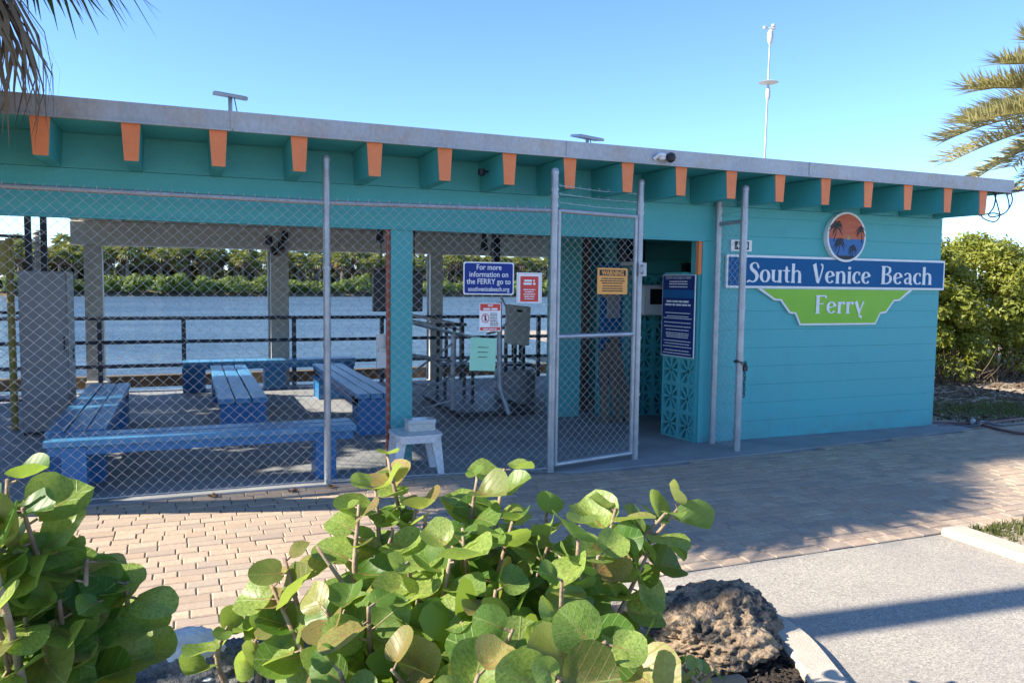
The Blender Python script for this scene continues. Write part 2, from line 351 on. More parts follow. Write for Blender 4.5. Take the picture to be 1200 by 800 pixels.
def inst(name, me, parent, loc, rot=(0, 0, 0), scale=1):
    o = bpy.data.objects.new(name, me); COL.objects.link(o); o.parent = parent
    o.location = Vector(loc)-OFF.get(parent.name, Vector((0, 0, 0))) if parent else loc
    o.rotation_euler = rot; o.scale = (scale,)*3 if isinstance(scale, (int, float)) else scale
    return o
def catmull(pts, n=6):
    out = []; P = [pts[0]]+list(pts)+[pts[-1]]
    for i in range(1, len(P)-2):
        for k in range(n):
            t = k/n; a, b, c, d = P[i-1], P[i], P[i+1], P[i+2]
            out.append(tuple(.5*(2*b[j]+(c[j]-a[j])*t+(2*a[j]-5*b[j]+4*c[j]-d[j])*t*t+(3*b[j]-a[j]-3*c[j]+d[j])*t**3) for j in range(len(b))))
    out.append(tuple(pts[-1])); return out
def frameF(o, ex, ez, en):
    o, ex, ez, en = map(Vector, (o, ex, ez, en))
    return lambda x, y, h=0: o+ex*x+ez*y+en*h
def text(body, size, F, mat, parent, align='CENTER', bold=0.0, depth=.002, sx=1.0, name='lettering'):
    c = bpy.data.curves.new('txt', 'FONT'); c.body = body; c.size = size; c.align_x = align; c.offset = bold; c.resolution_u = 3; c.space_line = .9
    o = bpy.data.objects.new('txt', c); COL.objects.link(o)
    dg = bpy.context.evaluated_depsgraph_get(); me = bpy.data.meshes.new_from_object(o.evaluated_get(dg))
    bpy.data.objects.remove(o)
    off = OFF.get(parent.name)
    for v in me.vertices: v.co = F(v.co.x*sx, v.co.y, depth)-off
    me.materials.clear(); me.materials.append(MT[mat]); me.name = name
    o = bpy.data.objects.new(name, me); COL.objects.link(o); o.parent = parent; OFF[o.name] = off
    return o
def lines(F, x0, x1, ys, h, mat, parent, seed=0, name='print', center=True):
    rnd = random.Random(seed); m = MB()
    for y in ys:
        tot = rnd.uniform(.7, 1.0)*(x1-x0); x = x0+((x1-x0)-tot)/2 if center else x0; e = x+tot
        while x < e:
            wd = min(rnd.uniform(1.2, 4.5)*h, e-x)
            m.prism([(x, y), (x+wd, y), (x+wd, y+h*.75), (x, y+h*.75)], F, .002)
            x += wd+h*.55
    return m.build(name, mat, parent, kind='stuff')
FX = lambda x, y, z: frameF((x, y, z), (1, 0, 0), (0, 0, 1), (0, -1, 0))      # sign facing -Y

rng = random.Random(7)
# ------------------------------------------------------------------ setting
g = MB()
def sheet(x0, x1, y0, y1, z): g.add([(x0, y0, z), (x1, y0, z), (x1, y1, z), (x0, y1, z)], [(0, 1, 2, 3)])
sheet(-400, 400, -400, 3.66, -.075); sheet(-400, 400, 3.66, 12.6, -.075); sheet(9.6, 400, 12.6, 26, -.075)
g.build('ground', 'dirt', kind='structure', fix=False)
MB().add([(-4000, 12.55, -1), (4000, 12.55, -1), (4000, 6000, -1), (-4000, 6000, -1)], [(0, 1, 2, 3)]).build('water', 'water', kind='structure', fix=False)
MB().box(-400, 9.6, 12.56, 12.98, -2, -.08).build('seawall', 'dock', kind='structure')
# far shore land
def shoreY(x): return 128.8+(x+14)*.168
t = MB()
xs = [-900, -300]+[-120+8*i for i in range(42)]+[500, 1500]
prof = [(0, -1.2), (1.2, -.7), (3, -.25), (12, .5), (60, .8), (3000, 1.2)]
for i, x in enumerate(xs):
    for dy, z in prof: t.v.append((x, shoreY(x)+dy+noise.noise((x*.07, dy, 0))*1.2*(dy < 20), z+noise.noise((x*.2, dy, 3))*.15*(z > -1)))
nn = len(prof)
for i in range(len(xs)-1):
    for k in range(nn-1): t.f.append((i*nn+k, (i+1)*nn+k, (i+1)*nn+k+1, i*nn+k+1)); t.t.append(0)
t.build('far_shore', 'bank', kind='structure', smooth=True, fix=False)
# road, pavement bed, slab
MB().add([(-60, -60, -.016), (60, -60, -.016), (60, 3.66, -.016), (-60, 3.66, -.016)], [(0, 1, 2, 3)]).build('road', 'asphalt', kind='structure', fix=False)
SLABY = [(-6, 6.22), (2.6, 6.22), (3.0, 5.97), (5.0, 6.05), (8.35, 6.33), (8.35, 12.5), (-6, 12.5)]
s = MB().prism([p_ for p_ in SLABY], lambda x, y, h: Vector((x, y, -.07+h)), .07).build('concrete_slab', 'conc', kind='structure')
def slab_edge(x):
    for (x0, y0), (x1, y1) in zip(SLABY[:4], SLABY[1:5]):
        if x0 <= x <= x1: return y0+(y1-y0)*(x-x0)/(x1-x0)
    return 6.33
# pavers
pave = MB().add([(-6, 2.9, -.04), (9.6, 2.9, -.04), (9.6, 6.4, -.04), (-6, 6.4, -.04)], [(0, 1, 2, 3)])
pave = MB().add([(-6, 3.4, -.045), (2.4, 3.4, -.045), (2.4, 3.665, -.045), (9.6, 3.665, -.045), (9.6, 6.4, -.045), (-6, 6.4, -.045)], [(0, 1, 2, 3, 4, 5)]).build('pavement', 'soil', kind='structure', fix=False)
OFF[pave.name] = Vector((0, 0, 0))
def pbox(m, a, b, c, d, z): m.box(a, b, c, d, -.045, z, b=.005)
PW = {}
def paver_mesh(L, D):
    k = (round(L, 3), round(D, 3))
    if k not in PW:
        m = MB(); m.box(-L/2, L/2, -D/2, D/2, -.045, 0, b=.006); PW[k] = m.mesh('paver', MT['paver'])
    return PW[k]
plist = []
row = 0; y = 3.47; 
edge_rows = [(3.67, .095, .20), (3.772, .095, .20)]
for y0, D, L in edge_rows:
    x = 2.0+rng.random()*.1
    while x < 9.5: plist.append((x, y0, L-.004, D)); x += L
y = 3.875
while y < 6.33:
    D = .098; x = -3.6+rng.random()*.1
    while x < 9.5:
        L = rng.choice((.125, .165, .165, .2))
        if y+D < slab_edge(x+L/2)+.01: plist.append((x, y, L-.004, D-.004))
        x += L
    y += D
y = 3.875-.098
while y > 3.42:
    x = -3.6
    while x < 1.95:
        L = rng.choice((.125, .165, .165, .2)); plist.append((x, y, L-.004, .094)); x += L
    y -= .098
def pix(P):
    d = Vector(P)-Vector((0, 0, 1.6)); z = d.dot(f)
    return (600+928*d.dot(r)/z, 400-928*d.dot(u)/z, z) if z > .05 else (-9999, 0, z)
def vis(P):
    x, y_, z = pix(P); return 0 <= x <= 1200 and 0 <= y_ <= 800 and z > 0
pl = sorted(plist, key=lambda q: (not vis((q[0], q[1], 0)), pix((q[0], q[1], 0))[2]))
for q in pl[:300]:
    inst('paver', paver_mesh(q[2], q[3]), pave, (q[0]+q[2]/2, q[1]+q[3]/2, -.008+rng.uniform(-.0025, .0025)), (rng.uniform(-.008, .008), rng.uniform(-.008, .008), rng.uniform(-.006, .006)))
m = MB()
for q in pl[300:]:
    m.tone = rng.random()*.98+.01; pbox(m, q[0], q[0]+q[2], q[1], q[1]+q[3], -.008+rng.uniform(-.003, .003))
m.build('paver_field', 'paver', pave, kind='stuff', fix=False)
# curbs and planter
def curb(name, path, wid, z0, z1, lab, n=6):
    m = MB(); P = catmull(path, n); pr = [(-.5, z0), (-.5, z1-.015), (-.42, z1), (.42, z1), (.5, z1-.02), (.5, z0)]
    k = len(pr)
    for i, q in enumerate(P):
        a = Vector(P[max(i-1, 0)]); b = Vector(P[min(i+1, len(P)-1)]); d = (b-a).normalized(); nx = Vector((-d.y, d.x))
        for o_, z in pr: m.v.append((q[0]+nx.x*o_*wid, q[1]+nx.y*o_*wid, z))
    for i in range(len(P)-1):
        for j in range(k-1): m.f.append((i*k+j, i*k+j+1, (i+1)*k+j+1, (i+1)*k+j)); m.t.append(0)
    m.f += [tuple(range(k)), tuple((len(P)-1)*k+j for j in range(k-1, -1, -1))]; m.t += [0, 0]
    return m.build(name, 'curb', label=lab, cat='kerb', smooth=False)
curb('planter_curb', [(1.2, -1.0), (1.85, .9), (2.12, 1.7), (2.33, 2.3), (2.50, 2.75), (2.47, 3.10), (2.15, 3.36), (1.5, 3.43), (.5, 3.5), (-.6, 3.62), (-3, 3.7)], .16, -.06, .045, 'curved pale concrete kerb round the sea grape planter', 8)
curb('island_curb', [(4.5, -2), (4.62, 1.5), (4.66, 3.0), (4.67, 3.4), (4.67, 3.655)], .19, -.06, .03, 'straight pale kerb between the road and the grass island on the right', 6)
bed = [(1.15, -1), (1.8, .9), (2.06, 1.7), (2.27, 2.3), (2.44, 2.75), (2.41, 3.04), (2.1, 3.29), (1.5, 3.37), (.5, 3.44), (-.6, 3.56), (-3, 3.64), (-3, -1)]
MB().add([(x, y, .0) for x, y in bed], [tuple(range(len(bed)))]).build('planter_soil', 'soil', kind='structure', fix=False)
isl = [(4.6, -2), (4.72, 1.5), (4.74, 3.0), (4.75, 3.4), (4.75, 3.665), (10, 3.665), (10, -2)]
MB().add([(x, y, -.01) for x, y in isl], [tuple(range(len(isl)))]).build('grass_island', 'dirt', kind='structure', fix=False)
def chips(name, n, fn, smin, smax, mat, kind='stuff', label=None, seed=1):
    q = random.Random(seed); m = MB()
    for _ in range(n):
        x, y, z = fn(q); a = q.uniform(0, 6.3); L = q.uniform(smin, smax); W = L*q.uniform(.15, .4); t_ = q.uniform(-.5, .5)
        M = Matrix.Translation((x, y, z)) @ Matrix.Rotation(a, 4, 'Z') @ Matrix.Rotation(t_, 4, 'Y')
        m.box(-L/2, L/2, -W/2, W/2, 0, W*.5, M)
    return m.build(name, mat, kind=kind, fix=False, label=label)
chips('bark_mulch', 2600, lambda q: (q.uniform(1.5, 2.42), q.uniform(1.6, 3.1), q.uniform(0, .02)), .015, .05, 'soil', seed=3)
def grass(name, n, fn, h, seed):
    q = random.Random(seed); m = MB()
    for _ in range(n):
        x, y, z = fn(q); a = q.uniform(0, 6.3); hh = h*q.uniform(.4, 1.2); wd = .006+.004*q.random(); lx, ly = math.cos(a), math.sin(a); b = q.uniform(.1, .8)*hh
        m.tone = q.random()
        m.add([(x-ly*wd, y+lx*wd, z), (x+ly*wd, y-lx*wd, z), (x+lx*b*.4, y+ly*b*.4, z+hh*.7), (x+lx*b, y+ly*b, z+hh)], [(0, 1, 2), (0, 2, 3)])
    return m.build(name, 'grass', kind='stuff', fix=False)
grass('island_grass', 420, lambda q: (4.80+abs(q.gauss(0, .5)), 3.64-abs(q.gauss(0, .14)), -.01), .05, 2)
grass('ground_grass', 3500, lambda q: (q.gauss(10.4, .7), q.gauss(7.55, .38), -.075), .05, 5)
chips('ground_litter', 1800, lambda q: (q.uniform(8.6, 15), q.uniform(6.8, 10.2), -.07), .03, .14, 'twig', seed=9)

# ------------------------------------------------------------------ building
B = thing('ferry_building', 'long low teal ferry landing building with grey metal roof edge and orange rafter ends', 'building', (3.3, 9.5, 0))
WY = 6.66
# right hand wall: concrete block courses with recessed joints
MB().box(4.96, 8.075, 6.675, 6.85, 0, 2.40).build('wall_core', 'teal', B)
k = 0; z = 0.0
while z < 2.38:
    h = min(.192, 2.40-z); x0 = 4.945; x1 = 8.09
    m = MB(); m.box(x0, x1, WY, 6.86, z+.0005, z+h-.0005, b=.0014); m.build('block_course', 'teal', B); z += .192
MB().box(8.0, 8.088, 6.865, 9.9, 0, 2.40).build('side_wall', 'teal', B)
MB().box(4.95, 8.0, 9.8, 9.9, 0, 2.40).build('rear_wall', 'teal', B)
MB().box(-1.66, 4.942, WY+.004, 6.86, 2.05, 2.40).build('header_beam', 'teal', B)
MB().box(-1.66, 8.092, WY-.004, 6.87, 2.403, 2.655).build('header_beam', 'teal', B)
MB().box(-1.66, 4.79, WY-.012, WY+.002, 2.043, 2.056).build('header_drip', 'teal', B)
MB().box(1.61, 1.80, WY+.008, 6.85, 0, 2.05, b=.008).build('front_column', 'teal', B)
MB().box(1.578, 1.607, WY+.03, WY+.06, .0, 2.045).build('red_trim', 'redpipe', B)
MB().box(4.79, 4.943, WY+.006, 6.86, 0, 2.05, b=.006).build('door_jamb', 'teal', B)
MB().box(4.748, 4.787, WY+.015, 6.72, 1.712, 2.043).build('orange_jamb', 'orange', B)
# rafters: tapered, orange front end
RX = [-1.43, -.88, -.34, .22, .78, 1.34, 1.9, 2.45, 3.0, 3.56, 4.11, 4.66, 5.22, 5.78, 6.33, 6.87, 7.44, 7.97]
def rafter_parts():
    a = MB(); b = MB(); c = MB()
    sec = [(-.045, 0), (.045, 0), (.060, .25), (-.060, .25)]
    F = lambda y0: (lambda x, z, h: Vector((x, y0+h, 2.403+z+.0)))
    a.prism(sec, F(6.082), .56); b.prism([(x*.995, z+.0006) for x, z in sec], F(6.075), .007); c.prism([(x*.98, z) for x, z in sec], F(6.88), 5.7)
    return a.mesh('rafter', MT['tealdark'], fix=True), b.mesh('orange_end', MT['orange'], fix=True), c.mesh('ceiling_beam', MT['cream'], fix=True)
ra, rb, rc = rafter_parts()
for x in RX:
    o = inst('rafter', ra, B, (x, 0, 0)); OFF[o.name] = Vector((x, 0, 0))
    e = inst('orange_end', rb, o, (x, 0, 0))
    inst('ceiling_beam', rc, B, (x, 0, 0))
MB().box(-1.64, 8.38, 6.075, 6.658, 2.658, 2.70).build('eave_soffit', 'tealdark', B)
MB().box(-1.64, 8.38, 6.662, 12.9, 2.658, 2.70).build('soffit', 'cream', B)
MB().box(-1.65, 8.39, 6.07, 12.95, 2.702, 2.775).build('roof_deck', 'roofing', B)
fx = [-1.68, .314, 2.961, 5.55, 8.40]
for i in range(4):
    m = MB(); a, b = fx[i]+.002, fx[i+1]-.002
    m.box(a, b, 6.048, 6.066, 2.652, 2.792); m.box(a, b, 6.067, 6.12, 2.782, 2.792); m.box(a, b, 6.036, 6.0475, 2.652, 2.664)
    m.build('fascia_panel', 'fascia', B)
for x in fx[1:-1]: MB().box(x-.012, x+.012, 6.042, 6.047, 2.666, 2.790).build('fascia_joint', 'fascia', B)
MB().box(8.392, 8.41, 6.05, 12.95, 2.652, 2.792).build('fascia_panel', 'fascia', B)
MB().box(-1.70, -1.682, 6.05, 12.95, 2.652, 2.792).build('fascia_panel', 'fascia', B)
# back beam and columns
MB().box(-1.5, 8.3, 12.62, 12.88, 2.065, 2.40, b=.01).build('back_beam', 'cream', B)
MB().box(-1.5, 8.3, 12.70, 12.76, 2.403, 2.655).build('back_infill', 'cream', B)
for x0, x1 in ((-1.345, -1.115), (1.185, 1.45), (3.72, 3.93), (8.05, 8.28)):
    MB().box(x0, x1, 12.64, 12.86, -1, 2.065, b=.012).build('back_column', 'beige_conc', B)
MB().box(-1.36, -1.07, 12.6, 12.9, -.3, .14, b=.02).build('column_footing', 'beige_conc', B)
MB().box(1.18, 1.42, 12.58, 12.635, 1.86, 1.98, b=.01).build('junction_box', 'beige_conc', B)
for x in (1.15, 3.66): MB().tube([(x, 12.6, 0), (x, 12.6, 2.05)], .022).build('white_pipe', 'gutter', B)
MB().box(1.38, 1.44, 12.56, 12.615, 2.0, 2.35).build('white_conduit', 'gutter', B)
m = MB()
for (x, z) in ((1.15, 2.2), (1.33, 2.13), (1.22, 2.05), (1.38, 2.28)): m.lathe((x, 12.5, z), [(.02, -.07), (.055, -.05), (.05, .05), (.02, .07)], 8)
m.build('flood_lamp_cluster', 'dark', B)
m = MB()
for (x, z) in ((2.5, 2.22), (2.7, 2.1), (4.05, 2.15), (4.2, 2.06)): m.lathe((x, 11.0, z-.02), [(.02, -.06), (.06, -.04), (.05, .05), (.02, .3)], 8)
m.build('ceiling_lamp', 'dark', B)
MB().box(3.9, 3.99, 10.2, 10.3, 1.55, 2.40).build('dark_post', 'dark', B)
# interior
MB().box(4.07, 4.38, 8.5, 8.8, 0, 2.40, b=.01).build('inner_column', 'teal', B)
MB().box(4.54, 4.67, 8.82, 8.95, 0, 2.40).build('timber_post', 'darkwood', B)
z = 1.73
MB().box(4.86, 8.0, 8.46, 8.6, 1.72, 2.40).build('inner_wall_core', 'teal', B)
while z < 2.38:
    MB().box(4.75, 8.0, 8.44, 8.62, z+.004, min(z+.19, 2.40)-.004, b=.006).build('block_course', 'teal', B); z += .192
MB().box(4.62, 5.02, 8.42, 8.56, 0, 1.722).build('inner_wall', 'teal', B)
# breeze blocks (star pattern screen blocks)
def breeze(wd, ht, th):
    m = MB(); b = .022
    F = lambda x, y, h: Vector((x, -th/2+h, y))
    hw, hh = wd/2, ht/2
    for q in ([(-hw, -hh), (hw, -hh), (hw, -hh+b), (-hw, -hh+b)], [(-hw, hh-b), (hw, hh-b), (hw, hh), (-hw, hh)], [(-hw, -hh+b), (-hw+b, -hh+b), (-hw+b, hh-b), (-hw, hh-b)], [(hw-b, -hh+b), (hw, -hh+b), (hw, hh-b), (hw-b, hh-b)]):
        m.prism(q, F, th)
    for kx, ky, wb in ((1, 0, .03), (-1, 0, .03), (0, 1, .03), (0, -1, .03), (1, 1, .034), (1, -1, .034), (-1, 1, .034), (-1, -1, .034)):
        ex, ey = kx*(hw-b*.7), ky*(hh-b*.7); L = math.hypot(ex, ey); nx, ny = -ey/L, ex/L
        g0, g1 = .010, wb*.95
        mid = .55
        m.prism([(nx*g0, ny*g0), (-nx*g0, -ny*g0), (ex*mid-nx*.011, ey*mid-ny*.011), (ex-nx*g1, ey-ny*g1), (ex+nx*g1, ey+ny*g1), (ex*mid+nx*.011, ey*mid+ny*.011)], lambda x, y, h: F(x, y, .012+h), th-.024)
    return m.mesh('screen_block', MT['teal'], fix=True)
bm1 = breeze(.262, .284, .11); bm2 = breeze(.262, .284, .11)
ang = math.atan2(7.22-6.87, 4.70-4.765)
for i in range(2):
    for j in range(6):
        t_ = (i+.5)/2; c = Vector((4.825, 6.70, 0)).lerp(Vector((4.765, 7.225, 0)), t_); c.z = .143+j*.2855
        inst('screen_block', bm1, B, c, (0, 0, math.atan2(.525, -.06)))
MB().box(4.715, 4.868, 6.87, 7.23, 1.714, 1.735).build('screen_cap', 'teal', B)
for i in range(8):
    for j in range(6): inst('screen_block', bm2, B, (5.16+.264*i, 8.36, .143+j*.2855))
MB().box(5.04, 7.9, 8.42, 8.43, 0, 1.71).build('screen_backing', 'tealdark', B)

# ------------------------------------------------------------------ fences
def chainlink(P0, P1, z0, z1, h=.04, step=.0375, rad=.0021):
    P0 = Vector((P0[0], P0[1], 0)); P1 = Vector((P1[0], P1[1], 0)); L = (P1-P0).length; d = (P1-P0)/L; nrm = Vector((-d.y, d.x, 0))
    n = int(L/h); h = L/n; rows = int((z1-z0)/step); step = (z1-z0)/rows; m = MB()
    for i in range(n):
        pts = []
        for k_ in range(rows+1):
            a = (k_+i) % 2; pts.append(P0+d*(h*(i+a)+(.0015 if a else -.0015))+nrm*(.002 if (k_ % 2) else -.002)+Vector((0, 0, z0+k_*step)))
        m.tube(pts, rad, 3, False)
        m.tube([pts[-1], pts[-1]+Vector((d.x*.008, d.y*.008, .03))], rad, 3, False)
    return m
def post(x, y, h, rad, name, parent, cap=True):
    o = MB().lathe((x, y, 0), [(rad, 0), (rad, h-.045)], 14).build(name, 'galv', parent)
    MB().lathe((x, y, 0), [(rad*1.12, h-.055), (rad*1.12, h-.03), (rad*.9, h-.008), (rad*.4, h)], 14).build('post_cap', 'galv', o)
    return o
def bands(x, y, zs, rad, parent):
    for z in zs: MB().lathe((x, y, z), [(rad, -.012), (rad+.006, -.012), (rad+.006, .012), (rad, .012)], 14).build('tie_band', 'galv', parent)
FN = thing('chain_link_fence', 'tall galvanised chain link fence along the front of the open shelter', 'fence', (0, 6.28, 0))
post(-2.62, 6.28, 2.57, .027, 'fence_post', FN); post(1.008, 6.28, 2.57, .028, 'fence_post', FN)
bands(1.008, 6.28, (.5, 1.1, 1.7, 2.2), .028, FN)
chainlink((-2.6, 6.255), (1.0, 6.255), .02, 2.21).build('wire_mesh', 'wire', FN, kind='stuff', fix=False, smooth=True)
chainlink((1.0, 6.255), (2.83, 6.02), .02, 2.21).build('wire_mesh', 'wire', FN, kind='stuff', fix=False, smooth=True)
MB().tube([(-2.62, 6.28, 2.215), (1.008, 6.28, 2.205)], .02, 10).build('top_rail', 'galv', FN)
MB().tube([(1.008, 6.28, 2.205), (2.82, 6.05, 2.21)], .02, 10).build('top_rail', 'galv', FN)
m = MB()
for q0, q1 in (((-2.62, 6.28, 2.21), (1.008, 6.28, 2.205)), ((1.008, 6.28, 2.205), (2.82, 6.05, 2.21))):
    a, b = Vector(q0), Vector(q1); n = int((b-a).length/.08); d = (b-a).normalized(); nn_ = Vector((-d.y, d.x, 0))
    for i in range(n):
        c = a.lerp(b, (i+.5)/n); m.tube([c+d*(.02*t_/6-.01)+(nn_*math.cos(t_)+Vector((0, 0, 1))*math.sin(t_))*.024 for t_ in range(0, 7)], .0025, 3, False)
m.build('wire_tie', 'wire', FN, fix=False, kind='stuff')
MB().tube([(-2.6, 6.257, .035), (1.0, 6.257, .03), (2.82, 6.03, .035)], .004, 4).build('bottom_wire', 'wire', FN)
GT = thing('fence_gate', 'single chain link gate closed between two tall capped posts', 'gate', (3.3, 6.1, 0))
post(2.84, 6.03, 2.56, .030, 'gate_post', GT); post(3.80, 6.25, 2.55, .031, 'gate_post', GT)
bands(2.84, 6.03, (.15, .9, 1.12, 2.1, 2.25, 2.32, 2.38), .030, GT); bands(3.80, 6.25, (.15, .6, 1.12, 1.75, 2.05, 2.25, 2.32), .031, GT)
ga, gb = Vector((2.89, 6.04, 0)), Vector((3.75, 6.235, 0))
for z in (.06, 1.155, 2.21): MB().tube([ga+Vector((0, 0, z)), gb+Vector((0, 0, z))], .021, 10).build('gate_rail', 'galv', GT)
for q in (ga, gb): MB().tube([q+Vector((0, 0, .05)), q+Vector((0, 0, 2.22))], .018, 10).build('gate_stile', 'galv', GT)
chainlink((2.9, 6.04), (3.74, 6.23), .07, 2.16).build('wire_mesh', 'wire', GT, kind='stuff', fix=False, smooth=True)
def barbed(pts, name, parent):
    m = MB(); m.tube(pts, .0022, 4, False); a, b = Vector(pts[0]), Vector(pts[-1]); n = max(2, int((b-a).length/.1))
    for i in range(n):
        c = a.lerp(b, (i+.5)/n)
        for s_ in (-1, 1): m.tube([c+Vector((-.012, 0, .014*s_)), c+Vector((.012, .004, -.014*s_))], .0014, 3, False)
    return m.build(name, 'galv', parent, fix=False)
for dz in (.04, .11, .18): barbed([(2.85, 6.03, 2.24+dz), (3.3, 6.13, 2.225+dz), (3.79, 6.25, 2.235+dz)], 'barbed_wire', GT)
m = MB(); m.box(3.77, 3.85, 6.20, 6.225, 1.68, 1.80); m.tube([(3.80, 6.2, 1.70), (3.80, 6.17, 1.72), (3.80, 6.17, 1.76), (3.80, 6.2, 1.78)], .008, 6); m.build('gate_latch', 'galv', GT)
SP = thing('fence_return', 'narrow chain link panel joining its tall post to the teal wall beside the blue sign', 'fence', (4.93, 6.4, 0))
post(4.935, 6.225, 2.56, .034, 'fence_post', SP); post(4.925, 6.605, 2.45, .030, 'fence_post', SP)
bands(4.935, 6.225, (.2, .55, .9, 1.4, 1.9, 2.2), .034, SP); bands(4.925, 6.605, (.2, .6, 1.1, 1.6, 2.1, 2.22, 2.35, 2.42), .030, SP)
MB().tube([(4.935, 6.225, 2.22), (4.925, 6.6, 2.215)], .02, 10).build('top_rail', 'galv', SP)
chainlink((4.935, 6.25), (4.925, 6.58), .02, 2.2).build('wire_mesh', 'wire', SP, kind='stuff', fix=False, smooth=True)
for dz in (.1, .19): barbed([(4.935, 6.22, 2.22+dz), (4.93, 6.6, 2.2+dz)], 'barbed_wire', SP)
CH = thing('padlock_chain', 'dark chain with padlock hanging on the fence post left of the sign', 'chain', (4.95, 6.19, .8))
def link(m, c, ax1, ax2, L=.02, W=.011, rad=.0045):
    c = Vector(c); a = Vector(ax1); b = Vector(ax2)
    m.tube([c+a*L*math.cos(t_*math.pi/4)+b*W*math.sin(t_*math.pi/4) for t_ in range(9)], rad, 5, False)
m = MB()
for t_ in range(9):
    an = t_*math.pi*2/9; c = (4.935+.045*math.cos(an), 6.225+.045*math.sin(an), .86-.02*math.cos(an)); link(m, c, (-math.sin(an), math.cos(an), 0), (0, 0, 1) if t_ % 2 else (math.cos(an), math.sin(an), 0))
for t_ in range(10): link(m, (4.985+.003*math.sin(t_*2), 6.205, .84-t_*.033), (0, 0, 1), (1, 0, 0) if t_ % 2 else (0, 1, 0))
m.build('chain', 'dark', CH)
m = MB(); m.box(4.962, 5.008, 6.19, 6.215, .78, .835, b=.006); m.tube([(4.972, 6.2, .83), (4.972, 6.2, .865), (4.985, 6.2, .878), (4.998, 6.2, .865), (4.998, 6.2, .83)], .005, 6); m.build('padlock', 'dark', CH)

# ------------------------------------------------------------------ big sign
SG = thing('name_sign', 'long blue board lettered South Venice Beach with white border on the teal wall', 'sign', (6.59, 6.64, 1.75))
F0 = FX(0, 6.657, 0)
def board(m, pts, y0, d): m.prism(pts, FX(0, y0, 0), d)
rect = lambda a, b, c, d: [(a, c), (b, c), (b, d), (a, d)]
m = MB(); board(m, rect(5.055, 8.125, 1.582, 1.92), 6.655, .028); m.build('border_board', 'signwhite', SG)
m = MB(); board(m, rect(5.078, 8.102, 1.606, 1.896), 6.627, .004); SGP = m.build('blue_panel', 'signblue', SG)
GS = thing('ferry_sign', 'lime green stepped board lettered Ferry under the long blue board', 'sign', (6.54, 6.64, 1.38))
gp = [(5.46, 1.578), (5.69, 1.458), (5.76, 1.452), (5.79, 1.395), (5.875, 1.322), (5.93, 1.315), (5.96, 1.25), (6.01, 1.192), (7.13, 1.192), (7.16, 1.235), (7.20, 1.31), (7.25, 1.322), (7.33, 1.395), (7.36, 1.452), (7.44, 1.462), (7.63, 1.578)]
gp = [(5.455, 1.579), (5.68, 1.457), (5.765, 1.452), (5.885, 1.32), (5.965, 1.312), (6.03, 1.192), (7.10, 1.192), (7.17, 1.312), (7.25, 1.32), (7.365, 1.452), (7.445, 1.457), (7.64, 1.579)]
cx_, cy_ = 6.55, 1.40
m = MB(); board(m, gp, 6.652, .02); m.build('border_board', 'signwhite', GS)
gi = [(5.515, 1.580-.004), (5.69, 1.475), (5.776, 1.470), (5.897, 1.338), (5.978, 1.330), (6.043, 1.212), (7.087, 1.212), (7.157, 1.330), (7.238, 1.338), (7.354, 1.470), (7.435, 1.475), (7.58, 1.576)]
m = MB(); board(m, gi, 6.632, .004); GSP = m.build('green_panel', 'green', GS)
